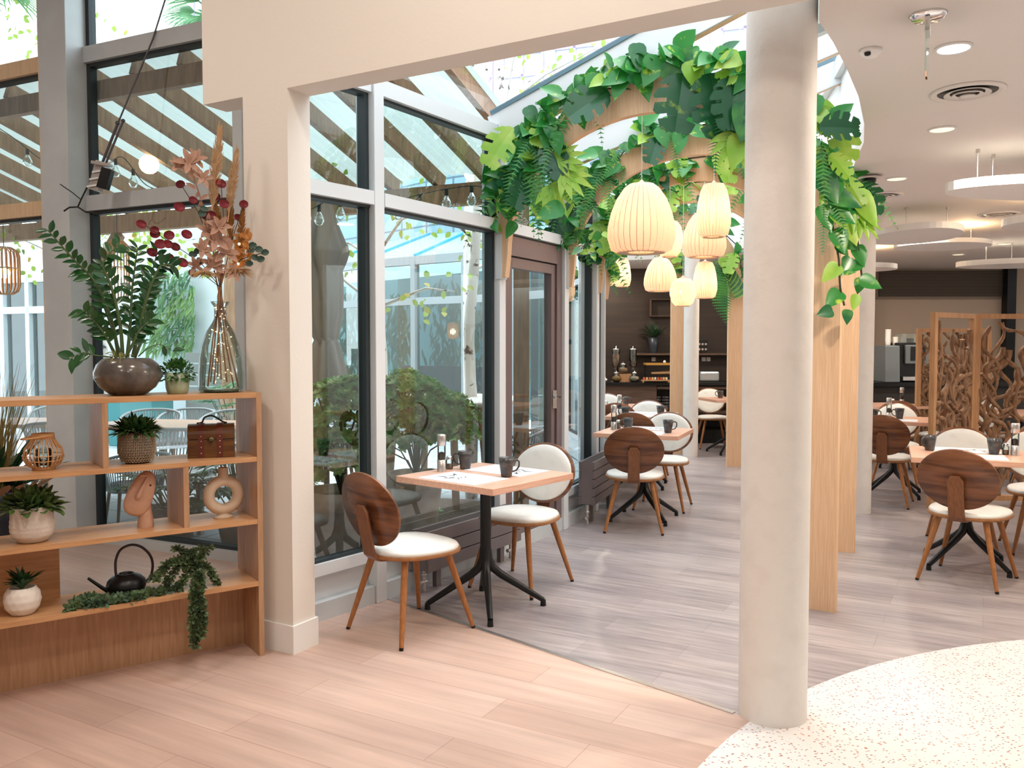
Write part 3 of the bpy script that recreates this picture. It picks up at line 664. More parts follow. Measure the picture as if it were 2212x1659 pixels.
# ================================================================ ARCHES
def arch(Lp, Rp, name_label, foot_z=1.93, zi=2.88, z0=2.10, wid=.2, th=.05, wl=.10):
    a = Vector(Lp); b = Vector(Rp); d = b-a; span = d.length; rz = math.atan2(d.y, d.x)
    t = thing('wooden_arch', name_label, 'arch', (a.x, a.y, 0), rz)
    rx = span/2; cx = span/2; ai = (span-wl-wid)/2; ci = wl+ai; hi = zi-z0; ho = hi+.215; n = 40
    out = [(cx-rx*math.cos(PI*i/n), z0+ho*math.sin(PI*i/n)) for i in range(n+1)]
    inn = [(ci-ai*math.cos(PI*i/n), z0+hi*math.sin(PI*i/n)) for i in range(n+1)]
    o = MB(); P2 = [((0, foot_z), (wl*.8, foot_z))]+list(zip(out, inn)); P2.append(((span, 0), (span-wid, 0)))
    vs = []
    for (xo, zo), (xi, zi_) in P2: vs += [(xo, -th/2, zo), (xo, th/2, zo), (xi, th/2, zi_), (xi, -th/2, zi_)]
    fs = []
    for i in range(len(P2)-1):
        for j in range(4): fs.append((i*4+j, i*4+(j+1) % 4, (i+1)*4+(j+1) % 4, (i+1)*4+j))
    k = len(P2); fs += [(3, 2, 1, 0), (4*k-4, 4*k-3, 4*k-2, 4*k-1)]
    o.add(vs, fs); bo = o.build('arch_board', M['arch'], t)
    MB().box((.03, 0, foot_z+.14), (.05, .07, .3)).build('wall_bracket', M['alulight'], t)
    return t, span, rz, cx, rx, ho, z0
ARCH = []
for Lp, Rp, lb in [((-.10, 5.84), (1.785, 4.606), 'nearest pale oak arch, its right leg beside the thick column'),
                   ((.405, 6.74), (2.437, 5.958), 'second pale oak arch, behind the large pendant lamp'),
                   ((.71, 7.50), (2.60, 7.20), 'third pale oak arch, mostly hidden by leaves'),
                   ((.88, 8.5), (2.84, 8.45), 'fourth pale oak arch along the glass passage'),
                   ((.93, 10.1), (2.80, 10.24), 'fifth pale oak arch, whose broad leg shows left of the thick column'),
                   ((.88, 11.4), (2.343, 11.47), 'furthest pale oak arch with its leg beside the far round column')]:
    ARCH.append(arch(Lp, Rp, lb))
# ================================================================ PENDANT LAMPS
M['vgap'] = mat('veneer_edge', (.42, .24, .17), .7)  # brown strips paint the shade lines in the gaps between veneers
def pendant(x, y, zt, zb, dia, kind, label, power=9, ztop=None):
    h = zt-zb; t = thing('pendant_lamp', label, 'pendant lamp', (x, y, zb), R.uniform(0, 1), 'veneer pendant lamps in the glass passage')
    prof = {'onion': [(.70, 0), (.90, .05), (1, .22), (.99, .38), (.90, .58), (.74, .78), (.52, .94), (.36, 1)],
            'tall': [(.62, 0), (.86, .06), (1, .25), (.99, .45), (.90, .68), (.76, .88), (.58, 1)],
            'round': [(.52, 0), (.80, .14), (1, .42), (.99, .6), (.86, .84), (.60, .98), (.46, 1)]}[kind]
    # smooth profile
    pr = []
    for i in range(len(prof)-1):
        for k in range(3): f = k/3; pr.append((prof[i][0]*(1-f)+prof[i+1][0]*f, prof[i][1]*(1-f)+prof[i+1][1]*f))
    pr.append(prof[-1]); n = 30; o = MB(); r0 = dia/2
    for j in range(n):
        a0 = 2*PI*j/n; a1 = a0+2*PI/n*.90; am = (a0+a1)/2; vs = []
        for q, z in pr:
            r = q*r0; vs += [(r*.965*math.cos(a0), r*.965*math.sin(a0), z*h), (r*1.01*math.cos(am), r*1.01*math.sin(am), z*h), (r*.985*math.cos(a1), r*.985*math.sin(a1), z*h)]
        fs = []
        for i in range(len(pr)-1): b_ = i*3; fs += [(b_, b_+1, b_+4, b_+3), (b_+1, b_+2, b_+5, b_+4)]
        o.add(vs, fs, 0, True)
    o.build('shade', M['veneer'], t); o = MB()
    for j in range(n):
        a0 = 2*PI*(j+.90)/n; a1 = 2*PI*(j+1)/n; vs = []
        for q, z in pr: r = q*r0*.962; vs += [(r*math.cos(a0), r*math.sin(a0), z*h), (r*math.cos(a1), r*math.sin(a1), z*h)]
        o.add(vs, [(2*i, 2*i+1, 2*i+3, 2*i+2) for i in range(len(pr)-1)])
    o.build('gap_shade_lines', M['vgap'], t)
    MB().lathe([(prof[0][0]*r0*.55, .012*h), (prof[0][0]*r0, .0), (prof[0][0]*r0, .012), (prof[0][0]*r0*.55, .03*h)], 30).build('bottom_ring', M['arch'], t)
    MB().lathe([(.004, h*.99), (prof[-1][0]*r0, h*.99), (prof[-1][0]*r0, h), (.02, h+.012), (.004, h+.03)], 24).build('top_disc', M['veneer'], t)
    MB().lathe([(.002, .22*h), (.016, .26*h), (.024, .5*h), (.018, .72*h), (.008, .78*h)], 12).build('bulb', M['glow'], t)
    MB().tube([(0, 0, .78*h), (0, 0, h)], .014, 8).build('socket', M['white'], t)
    MB().tube([(0, 0, h), (0, 0, (ztop or 3.35)-zb)], .0025, 6).build('cord', M['cord'], t)
    lamp('POINT', 'pendant_light', (x, y, zb+h*.5), power*.2, (1, .70, .42), .03)
def pend(u0, u1, v0, v1, Y, kind, label, power, ztop=None):
    c = D((u0+u1)/2, (v0+v1)/2, Y); zt = D((u0+u1)/2, v0, Y).z; zb = D((u0+u1)/2, v1, Y).z; pendant(c.x, c.y, zt, zb, (u1-u0)/F*Y*.99, kind, label, power, ztop)
pend(1313, 1458, 398, 547, 5.55, 'onion', 'largest onion-shaped veneer pendant lamp, nearest of the cluster', 11, 2.98)
pend(1418, 1475, 478, 556, 7.5, 'round', 'small round veneer pendant half hidden behind the largest one', 5)
pend(1474, 1568, 459, 556, 8.2, 'onion', 'onion-shaped pendant behind the tall bright one', 6)
pend(1505, 1578, 398, 513, 6.9, 'tall', 'tall bright barrel-shaped pendant touching the column in view', 9)
pend(1391, 1462, 558, 630, 8.8, 'onion', 'warm onion-shaped pendant hanging low below the largest lamp', 5)
pend(1447, 1503, 602, 662, 7.9, 'round', 'lowest round pendant lamp of the cluster', 5)
pend(1497, 1549, 567, 645, 8.5, 'tall', 'tall lower pendant lamp right of the lowest round one', 5)
pend(1326, 1363, 559, 620, 10.4, 'tall', 'distant tall pendant lamp at the left of the buffet wall', 4)
pend(1293, 1331, 572, 618, 10.1, 'round', 'distant small round pendant at the far left, behind ivy leaves', 4)
def smooth(pts, m=5):
    pts = [Vector(p) for p in pts]; out = []
    for i in range(len(pts)-1):
        p0 = pts[max(i-1, 0)]; p1 = pts[i]; p2 = pts[i+1]; p3 = pts[min(i+2, len(pts)-1)]
        for k in range(m):
            q = k/m; out.append(.5*((2*p1)+(p2-p0)*q+(2*p0-5*p1+4*p2-p3)*q*q+(3*p1-p0-3*p2+p3)*q**3))
    return out+[pts[-1]]
# ================================================================ SHELF UNIT AND WHAT STANDS ON IT
SA = math.atan2(.586, .811); SX = Vector((math.cos(SA), math.sin(SA))); SY = Vector((-SX.y, SX.x)); SO = Vector((-1.172, 3.955)); SD = .30
def sp(x, y, z): return (SO.x+SX.x*x+SY.x*y, SO.y+SX.y*x+SY.y*y, z)
def sx_at(u, y):                                # place along the shelf under a column of the photo
    a = SO+SY*y; k = (u-1106)/(F*math.cos(PITCH)); return (k*a.y-a.x)/(SX.x-k*SX.y)
LV = [(.335, .357), (.630, .652), (.924, .946), (1.223, 1.247)]        # boards: underside, top
sh = thing('shelf_unit', 'open oak shelving unit in the left corner, loaded with pots and ornaments', 'shelf', (SO.x, SO.y, 0), SA)
LX = -2.6
MB().box((-.0125, SD/2, 1.247/2), (.025, SD, 1.247)).build('side_panel', M['oakz'], sh, bevel=.001)
MB().box((LX, SD/2, 1.247/2), (.025, SD, 1.247)).build('side_panel', M['oakz'], sh, bevel=.001)
for z0, z1 in LV: MB().box(((LX-.02)/2, SD/2, (z0+z1)/2), (-LX-.03, SD-.002, z1-z0)).build('shelf_board', M['oak'], sh, bevel=.001)
def div(u0, u1, k, y=0): x = (sx_at(u0, 0)+sx_at(u1, 0))/2; MB().box((x, SD/2, (LV[k][0]+LV[k-1][1])/2), (.024, SD-.004, LV[k][0]-LV[k-1][1])).build('divider', M['oakz'], sh, bevel=.001)
div(219, 232, 3); div(393, 405, 2)
MB().box(((LX-.02)/2, .235, .167), (-LX-.03, .02, .335)).build('plinth_panel', M['oakv'] if 'oakv' in M else M['oakz'], sh)
x0 = sx_at(120, .25); MB().box(((x0-1.6)/2, .27, .4935), (x0+1.6, .018, .272)).build('back_panel', M['oak'], sh)
T = [.357, .652, .946, 1.247]
def stand(name, label, cat, u, lev, y=.15, rz=0, group=None):
    p = sp(sx_at(u, y), y, T[lev]); return thing(name, label, cat, p, SA+rz, group)
# --- ZZ plant in the dark bowl
def leafdir(a, el): return Vector((math.cos(a)*math.cos(el), math.sin(a)*math.cos(el), math.sin(el)))
t = stand('zz_plant', 'tall leafy plant in a glossy dark grey bowl on top of the shelf', 'plant', 277, 3, .15)
MB().lathe([(.062, 0), (.075, .003), (.115, .035), (.140, .075), (.141, .10), (.128, .135), (.102, .160), (.096, .163), (.092, .155), (.1, .14), (.001, .135)], 40).build('pot', mat('grey_glaze', (.075, .065, .058), .18, noise=((.13, .11, .095), 12, .45, .6)), t)
MB().lathe([(.095, .139), (.001, .146)], 20).build('soil', M['soil'], t)
rr = random.Random(3)
def branchy(par, stems, mt, smt, Ls, Ws, shape='oval', nm='foliage'):
    lf = MB(); st = MB()
    for pts, r, n, start in stems:
        pts = [Vector(p) for p in pts]; fine = []
        for i in range(len(pts)-1):                                   # Catmull-Rom
            p0 = pts[max(i-1, 0)]; p1 = pts[i]; p2 = pts[i+1]; p3 = pts[min(i+2, len(pts)-1)]
            for k in range(6):
                q = k/6; fine.append(.5*((2*p1)+(p2-p0)*q+(2*p0-5*p1+4*p2-p3)*q*q+(3*p1-p0-3*p2+p3)*q**3))
        fine.append(pts[-1]); k = len(fine)
        st.tube(fine, [r*(1-.75*i/k) for i in range(k)], 7)
        for j in range(n):
            f = start+(1-start)*j/(n-1); x = f*(k-1); i = min(int(x), k-2); p = fine[i].lerp(fine[i+1], x-i); d = (fine[i+1]-fine[i]).normalized()
            side = d.cross(Vector((rr.uniform(-.3, .3), 1, .2))).normalized()*(1 if j % 2 else -1)
            dr = (d*.75+side+Vector((0, rr.uniform(-.5, .5), rr.uniform(-.1, .3)))).normalized()
            s = rr.uniform(.75, 1.1)*(1-.35*abs(f-.55))
            lf.leaf(p, dr, Vector((rr.uniform(-.4, .4), -1, rr.uniform(.1, 1))), Ls*s, Ws*s, rr.uniform(0, .3), shape)
    st.build('stems', smt, par); lf.build(nm, mt, par)
def sl(u, v, y, px, lev, base):                  # photo pixel -> local coordinates of a thing standing at column px on level lev
    a = SO+SY*y; k = (u-1106)/F
    x = sx_at(u, y); w = a+SX*x; z = EYE+ray(u, v).z/ray(u, v).y*w.y
    return (x-sx_at(px, .15), y-.15, z-T[lev])
def S(u, v, y=.15): return sl(u, v, y, 277, 3, 0)
b0 = [S(262, 770), S(270, 770, .12), S(285, 770, .18), S(296, 770, .16), S(250, 770, .17)]
branchy(t, [([S(258, 772), S(243, 690), S(210, 610), S(165, 560), S(112, 498)], .009, 26, .30),
            ([S(266, 772, .12), S(262, 700, .1), S(245, 620, .08), S(228, 570, .06), S(262, 528, .05)], .009, 24, .25),
            ([S(276, 772, .2), S(284, 700, .22), S(290, 620, .24), S(303, 536, .25)], .009, 28, .2),
            ([S(288, 772, .15), S(305, 700, .14), S(325, 630, .12), S(352, 575, .1), S(382, 575, .08)], .009, 26, .25),
            ([S(292, 772, .18), S(312, 720, .2), S(318, 660, .2), S(330, 600, .2), S(345, 545, .2)], .008, 24, .25),
            ([S(252, 772, .15), S(235, 735, .12), S(212, 700, .1), S(185, 672, .08)], .008, 16, .3),
            ([S(245, 772, .12), S(210, 768, .1), S(180, 762, .09), S(152, 776, .08)], .004, 9, .4),
            ([S(300, 770, .12), S(322, 752, .1), S(350, 745, .1), S(392, 770, .1)], .003, 3, .7),
            ([S(272, 772, .1), S(290, 740, .08), S(302, 715, .07), S(330, 690, .06)], .008, 14, .3),
            ([S(262, 772, .2), S(248, 720, .22), S(225, 650, .24), S(215, 600, .24)], .008, 18, .3)], M['zz'], M['stemg'], .070, .031)
o = MB()
for k in range(26): a = rr.uniform(0, 2*PI); o.tube([(-.045, -.05, .15), (-.045+.03*math.cos(a), -.06+.03*math.sin(a), .185+rr.uniform(-.01, .015)), (-.045+.055*math.cos(a), -.06+.05*math.sin(a), .17+rr.uniform(-.03, .02))], .0013, 4)
o.build('air_plant', mat('pale_moss', (.30, .30, .10), .8), t)
# --- small mint pot
t = stand('potted_creeper', 'small creeping plant in a mint green pot beside the dark bowl', 'plant', 383, 3, .13)
MB().lathe([(.038, 0), (.044, .004), (.051, .03), (.0535, .095), (.050, .095), (.047, .08), (.001, .08)], 32).build('pot', mat('mint_glaze', (.40, .50, .33), .35, noise=((.46, .55, .40), 25, .4, .7)), t)
def bushy(par, c, rx, rz, n, L, W, mt, shape='oval', seed=1, updown=.2, low=-.1, nm='foliage', droop=.3):
    r = random.Random(seed); o = MB()
    for k in range(n):
        a = r.uniform(0, 2*PI); e = r.uniform(low, 1.4); q = r.uniform(.35, 1)**.6; p = Vector((c[0]+rx*q*math.cos(a)*math.cos(e), c[1]+rx*q*math.sin(a)*math.cos(e), c[2]+rz*q*math.sin(e)))
        d = leafdir(a+r.uniform(-.8, .8), e+r.uniform(-.5, .5)); s = r.uniform(.7, 1.2); o.leaf(p, d, Vector((r.uniform(-.3, .3), r.uniform(-.3, .3), 1)), L*s, W*s, r.uniform(0, droop), shape)
    return o.build(nm, mt, par)
bushy(t, (0, 0, .088), .078, .065, 420, .016, .013, mat('creeper_leaf', (.03, .13, .02), .4, noise=((.09, .26, .05), 30, .4, .7), trans=.15), 'round', 2, low=-.5)
# --- glass vase with dried bouquet
t = stand('glass_vase', 'large clear glass bottle vase on the top shelf by the pier', 'vase', 478, 3, .15)
MB().lathe([(.085, 0), (.098, .005), (.104, .02), (.104, .08), (.098, .16), (.085, .225), (.062, .285), (.038, .325), (.028, .345), (.028, .40), (.042, .42), (.043, .425)], 48, ribs=lambda a, z: .010*math.sin(3*a+z*22)).build('glass_body', M['vaseglass'], t)
MB().lathe([(.001, .0), (.080, .001), (.080, .013), (.001, .013)], 32).build('thick_base', mat('green_glass_base', (.12, .22, .16), .1, spec=.8), t)
t = stand('dried_bouquet', 'dried bouquet of pampas, red seed discs and beige flowers in the glass vase', 'bouquet', 478, 3, .15)
def B(u, v, y=.15):
    if u > 512: y -= (u-512)/62*.20
    return Vector(sl(u, v, y, 478, 3, 0))
o = MB(); r = random.Random(4); neck = B(478, 640)
for k, (u, v) in enumerate([(449, 835), (462, 830), (478, 820), (490, 825), (505, 838), (515, 835), (470, 815), (455, 825)]):
    b_ = B(u, v, .15+r.uniform(-.04, .04)); b_.z = max(b_.z, .018); o.tube([b_, b_.lerp(neck, .5)+Vector((r.uniform(-.008, .008), 0, 0)), neck+Vector((r.uniform(-.012, .012), r.uniform(-.01, .01), 0)), neck+Vector((r.uniform(-.03, .03), r.uniform(-.02, .02), .12))], .0038, 6)
o.build('stems', mat('dry_stem', (.36, .19, .09), .7, noise=((.22, .05, .05), 6, .5, .6)), t)
def plume(o, a, b_, w, n, r):
    a = Vector(a); b_ = Vector(b_); d = b_-a
    o.tube([a, a.lerp(b_, .5), b_], .003, 5)
    for k in range(n):
        f = r.uniform(.12, 1); p = a+d*f; s = w*(math.sin(PI*min(f*.9+.1, 1))*.8+.25); an = r.uniform(0, 2*PI)
        q = p+d*r.uniform(.10, .20)+Vector((math.cos(an)*s, math.sin(an)*s*.6, -abs(s)*.1)); o.tube([p, p.lerp(q, .5)+Vector((math.cos(an)*s*.2, 0, .01)), q], [.0022, .0016, .0005], 3)
o = MB(); plume(o, B(462, 470), B(482, 292), .030, 420, r); plume(o, B(497, 480), B(517, 338, .13), .026, 360, r)
o.build('pampas_plumes', mat('pampas', (.74, .50, .29), .9, trans=.2), t)
o = MB(); plume(o, B(500, 560), B(505, 420, .17), .02, 250, r); plume(o, B(524, 560), B(530, 450, .18), .02, 200, r); plume(o, B(486, 520), B(470, 430, .19), .016, 160, r)
o.build('rust_grasses', mat('rust_grass', (.42, .17, .04), .8, trans=.2), t)
RED = mat('red_seed_disc', (.20, .012, .025), .5, noise=((.36, .03, .04), 40, .5, .7), trans=.15)
o = MB(); st = MB()
reds = [(397, 398), (394, 447), (424, 432), (484, 396), (532, 441), (472, 424), (490, 440), (312, 484), (341, 505), (371, 508), (352, 527), (368, 527), (409, 506), (334, 545), (371, 556), (384, 533), (399, 567), (461, 465), (446, 462), (421, 590), (520, 470), (340, 497)]
for u, v in reds:
    c = B(u, v, .15+r.uniform(-.06, .03)); a = r.uniform(-.6, .6); R0 = r.uniform(.019, .026); vs = []; o = MB()
    for j in range(14): q = 2*PI*j/14; vs.append((c.x+R0*1.05*math.cos(q), c.y+.25*R0*math.cos(q+a)-.002, c.z+R0*.85*math.sin(q)+.2*R0*math.cos(q)*a))
    vs += [(x, y+.004, z) for x, y, z in vs]; o.add(vs, [tuple(range(14)), tuple(range(27, 13, -1))]+[(i, (i+1) % 14, 14+(i+1) % 14, 14+i) for i in range(14)], 0, True)
    o.build('seed_disc', RED, t)
for pth in ([(478, 620), (440, 570), (405, 545), (360, 515), (312, 480)], [(478, 620), (460, 520), (430, 450), (396, 395)], [(478, 620), (490, 500), (484, 398)], [(480, 620), (505, 520), (532, 441)], [(478, 620), (440, 590), (399, 567), (371, 556), (334, 545)]):
    st.tube([B(u, v, .14) for u, v in pth], .0018, 5)
st.build('disc_stems', M['vine'], t)
BEI = mat('beige_dried_flower', (.50, .30, .22), .8, noise=((.62, .40, .30), 12, .4, .7), trans=.2)
o = MB()
for u, v, s in [(415, 352, 1.1), (445, 385, .8), (468, 520, 1.2), (440, 540, 1.0), (490, 545, 1.1), (460, 575, 1.0), (478, 490, 1.0), (425, 575, .8), (505, 590, .9), (392, 360, .8), (430, 345, .9), (450, 500, .9)]:
    c = B(u, v, .12+r.uniform(-.05, .03)); n = 6
    for j in range(n): a = 2*PI*j/n+r.uniform(-.3, .3); o.leaf(c, Vector((math.cos(a), r.uniform(-.7, -.1), math.sin(a)+.3)), Vector((0, -1, .3)), .062*s, .026*s, .05, 'round', fold=.35)
for a_, b_ in [((478, 610), (452, 470)), ((452, 470), (418, 355))]: o.tube([B(*a_, .13), B(*b_, .12)], .003, 5)
for k in range(26): f = r.random(); c = B(478-60*f+r.uniform(-8, 8), 600-240*f, .12); o.leaf(c, Vector((r.uniform(-1, 1), -.4, r.uniform(.2, 1))), Vector((0, -1, 0)), .05, .018, .1, 'oval', fold=.3)
o.build('beige_flowers', BEI, t)
o = MB()
for cx_, cy_, sc in [(448, 590, 1.0), (515, 585, 1.15)]:
    c = B(cx_, cy_, .10)
    for k in range(130): a = r.uniform(-2.6, -.2) if cx_ > 480 else r.uniform(-3.0, -.6); e = r.uniform(-.2, .9); d = Vector((math.cos(a)*math.cos(e), r.uniform(-.7, .3), math.sin(e)*.5-.15)); o.tube([c, c+d*.04*sc, c+d*.072*sc+Vector((0, 0, -.012))], [.002, .0016, .0005], 3)
o.build('straw_heads', mat('straw', (.48, .29, .12), .8), t)
o = MB()
DE = mat('dark_euc', (.012, .045, .028), .5)
for u, v in [(545, 543), (562, 541), (575, 548), (553, 555), (566, 563), (540, 570), (549, 533), (432, 545), (420, 550), (445, 450), (450, 475), (442, 465), (436, 560)]:
    c = B(u, v, .14+r.uniform(-.05, .02)); MB().leaf(c-Vector((.015, 0, 0)), Vector((1, -.2, r.uniform(-.5, .5))), Vector((r.uniform(-.3, .3), -1, .2)), .036, .030, .05, 'round').build('eucalyptus_leaf', DE, t)
o = MB(); o.tube([B(490, 600), B(525, 560), B(575, 545)], .002, 5)
o.build('eucalyptus_stem', DE, t)
o = MB()
for k in range(60): f = r.random(); c = B(528+r.uniform(-14, 16), 500+80*f, .15); o.leaf(c, Vector((r.uniform(-1, 1), -.3, r.uniform(-.2, 1))), Vector((0, -1, 0)), .03, .02, .1, 'round', fold=.3)
o.build('amber_leaves', mat('amber_leaf', (.66, .32, .10), .6, trans=.4), t)
o = MB()
for k in range(46): f = r.random(); c = B(478+r.uniform(-26, 26)*(.3+.7*f), 660+170*f, .15+r.uniform(-.05, .05)); o.ball(c, .0022, 6)
for c in (B(521, 527, .1), B(518, 570, .1)): o.ball(c, .006, 8)
o.build('fairy_lights', emis('fairy_light', (1, .62, .25), 6), t)
o = MB(); pts = [B(478+24*math.sin(k*1.9)*(.2+.8*k/30), 650+6*k, .15+.05*math.cos(k*1.3)) for k in range(31)]; o.tube(pts, .0008, 4); o.build('light_wire', mat('copper_wire', (.6, .3, .12), .3, 1), t)
# --- second row: lantern, succulent, chest
t = stand('bamboo_lantern', 'round bamboo lantern with a glass jar inside, left on the upper middle shelf', 'lantern', 90, 2, .13)
bam = mat('bamboo', (.58, .30, .12), .5, noise=((.66, .38, .18), 20, .4, .7))
lp_ = [(.036, .006), (.062, .022), (.077, .052), (.070, .088), (.050, .118), (.040, .134)]
o = MB()
for j in range(26): a = 2*PI*j/26; o.tube([(q*math.cos(a), q*math.sin(a), z) for q, z in lp_], .0028, 5)
o.build('ribs', bam, t)
o = MB()
for q, z in ((.073, .040), (.077, .062)): o.tube([(q*math.cos(2*PI*k/28), q*math.sin(2*PI*k/28), z) for k in range(28)], .0018, 5, closed=True)
o.build('wire_hoops', bam, t)
MB().lathe([(.042, 0), (.044, .001), (.044, .014), (.040, .014), (.001, .012)], 28).build('base_ring', bam, t)
MB().lathe([(.041, .130), (.044, .130), (.044, .152), (.041, .152)], 28).build('top_ring', bam, t)
MB().tube([(-.042, 0, .143), (-.06, -.02, .140), (-.085, -.045, .136), (-.07, -.07, .137), (-.02, -.06, .142), (.03, -.035, .145)], .004, 6).build('handle', bam, t)
MB().lathe([(.028, .014), (.031, .018), (.031, .085), (.029, .088), (.028, .085), (.028, .02), (.001, .018)], 24).build('glass_jar', M['clear'], t)
def spiky(par, c, rad, n, L, W, mt, seed, up_=.9, nm='foliage', lo=.1):
    r = random.Random(seed); o = MB()
    for k in range(n):
        a = r.uniform(0, 2*PI); e = r.uniform(lo, up_); d = leafdir(a, e*PI/2); s = r.uniform(.65, 1.1)
        o.leaf((c[0]+rad*.5*math.cos(a)*r.random(), c[1]+rad*.5*math.sin(a)*r.random(), c[2]+r.uniform(0, .01)), d, Vector((0, 0, 1)), L*s, W*s, r.uniform(.1, .45), 'long', fold=.3)
    return o.build(nm, mt, par)
t = stand('potted_succulent', 'leafy green plant in a brown hammered pot beside the little wooden chest', 'plant', 293, 2, .12)
pot = mat('brown_glazed', (.07, .045, .035), .25)
MB().lathe([(.045, 0), (.052, .003), (.070, .030), (.078, .065), (.077, .105), (.074, .142), (.071, .142), (.070, .12), (.001, .12)], 44).build('pot', pot, t)
o = MB()
for i in range(11):
    z = .014+i*.0118; rad = .062+(.0795-.062)*min(1, z/.05) if z < .05 else .0795-.004*max(0, (z-.08)/.06)
    for j in range(34):
        a = 2*PI*(j+.5*(i % 2))/34; c = Vector((rad*math.cos(a), rad*math.sin(a), z)); tn = Vector((-math.sin(a), math.cos(a), 0)); n_ = Vector((math.cos(a), math.sin(a), 0))
        o.tube([c+tn*.0045*math.cos(q)+Vector((0, 0, .0062*math.sin(q)))-n_*.0005 for q in (0, 1.05, 2.1, 3.14, 4.2, 5.25)], .0014, 3, closed=True)
o.build('scale_pattern', mat('cream_scale', (.58, .46, .33), .5), t)
spiky(t, (0, 0, .125), .10, 210, .105, .024, M['succ'], 5, .85); bushy(t, (0, 0, .135), .075, .05, 130, .05, .018, M['succ'], 'long', 6, nm='inner_foliage')
t = stand('treasure_chest', 'small brown wooden chest with two leather straps on the shelf', 'chest', 455, 2, .16, -.32); t.scale = (1.17, 1.1, 1.12)
cw = wood('chest_wood', (.075, .028, .010), (.17, .07, .02), 0, .3, 7, 8); stp = mat('strap_leather', (.12, .022, .012), .4)
hw, dp = .088, .065
def arcprof(s, zc=.102, nz=10):
    return [(-dp*s, .0)]+[(-dp*s*math.cos(PI*i/nz), zc+(.034*s+.006*(s-1)*9)*math.sin(PI*i/nz)) for i in range(nz+1)]+[(dp*s, .0)]
def ext(prof, x0, x1):
    o = MB(); n = len(prof); vs = [(x0, y, z) for y, z in prof]+[(x1, y, z) for y, z in prof]
    o.add(vs, [tuple(range(n-1, -1, -1)), tuple(range(n, 2*n))]+[(i, (i+1) % n, n+(i+1) % n, n+i) for i in range(n)]); return o
ext([(-dp, 0), (-dp, .075), (dp, .075), (dp, 0)], -hw, hw).build('box', cw, t, bevel=.002)
ext([(-dp, .077)]+[(-dp*math.cos(PI*i/10), .100+.038*math.sin(PI*i/10)) for i in range(11)]+[(dp, .077)], -hw, hw).build('lid', cw, t, bevel=.002)
for x in (-.048, .022): ext([(-dp-.003, .002)]+[(-(dp+.003)*math.cos(PI*i/10), .100+.041*math.sin(PI*i/10)) for i in range(11)]+[(dp+.003, .002)], x, x+.022).build('strap', stp, t)
o = MB()
for x in (-.037, .033):
    for z in (.02, .045, .07, .09): o.ball((x, -dp-.004, z), .0028, 8)
o.build('studs', M['steel'], t)
o = MB(); o.lathe([(.001, 0), (.012, 0), (.012, .003), (.001, .003)], 16); c_ = o.v; o.v = [(x, -dp-.001-z, .075+y) for x, y, z in c_]; o.tube([(.0+.008*math.cos(q), -dp-.006, .068+.008*math.sin(q)) for q in [2*PI*k/10 for k in range(10)]], .0015, 5, closed=True); o.build('latch', mat('old_brass', (.16, .12, .07), .4, .9), t)
MB().tube(smooth([(-.055, 0, .139), (-.035, 0, .143), (-.025, 0, .163), (.0, 0, .170), (.022, 0, .160), (.045, 0, .143), (.06, 0, .139)]), .0035, 6).build('handle', M['black'], t)
# --- third row
t = stand('potted_succulent', 'leafy succulent in a ribbed white pot, left end of the third shelf board', 'plant', 62, 1, .11)
MB().lathe([(.050, 0), (.056, .003), (.078, .028), (.084, .05), (.084, .075), (.081, .105), (.079, .148), (.076, .150), (.073, .13), (.001, .13)], 40, ribs=lambda a, z: .012*math.sin(z*300)*(z < .146)*(z > .05)).build('pot', mat('chalk_white', (.68, .60, .53), .8, bump=.3, bscale=50), t)
bushy(t, (0, 0, .135), .10, .07, 210, .045, .026, mat('succulent_light', (.06, .12, .03), .5, noise=((.16, .24, .07), 15, .4, .7)), 'round', 8, nm='foliage'); spiky(t, (0, 0, .13), .12, 60, .09, .025, M['succ'], 9, .8, 'inner_foliage')
t = stand('face_sculpture', 'terracotta abstract head with long nose on the third shelf board', 'sculpture', 309, 1, .13, -.15)
cl = mat('pale_terracotta', (.58, .34, .23), .75, noise=((.64, .40, .29), 12, .4, .7), bump=.15, bscale=60)
MB().lathe([(.034, 0), (.035, .004), (.033, .03), (.026, .08), (.022, .12)], 28).build('neck', cl, t)
o = MB(); out = ell(.055, .104, 40, 2.5); lay = [(.35, -.028), (.8, -.025), (.97, -.015), (1, 0), (.97, .014), (.85, .022), (.4, .027)]
tl = math.radians(21)
def hd(x, y, h):
    w = x*(1-.18*y/.098); X_ = w*math.cos(tl)+y*math.sin(tl); Z_ = -w*math.sin(tl)+y*math.cos(tl); return (X_-.018, -h-.012, Z_+.155)
slab(o, out, [(s_, h) for s_, h in lay], hd); o.build('head', cl, t)
o = MB(); pts = [hd(-.002, .085, .022), hd(-.008, .03, .034), hd(-.012, -.005, .042), hd(-.012, -.018, .036), hd(-.011, -.024, .024)]
o.tube(pts, [.005, .007, .011, .010, .004], 10); o.tube([hd(-.002, .085, .022), hd(-.03, .08, .02), hd(-.042, .06, .014)], [.006, .005, .003], 8); o.build('nose', cl, t)
MB().ball(hd(.024, .048, .024), .0048, 10).build('eye', mat('eye_hole', (.08, .03, .02), .9), t)
t = stand('ring_vase', 'cream ring-shaped vase standing in the small right-hand shelf bay', 'vase', 479, 1, .14)
cr = mat('cream_ceramic', (.70, .56, .42), .6, bump=.08, bscale=80)
o = MB(); n = 48; pts = [(.069*math.cos(2*PI*k/n), 0, .108+.068*math.sin(2*PI*k/n)) for k in range(n)]; o.tube(pts, .0265, 20, closed=True); o.build('ring', cr, t)
MB().lathe([(.030, .185), (.024, .200), (.0225, .236), (.021, .239), (.017, .236), (.015, .21), (.001, .2)], 24).build('neck', cr, t)
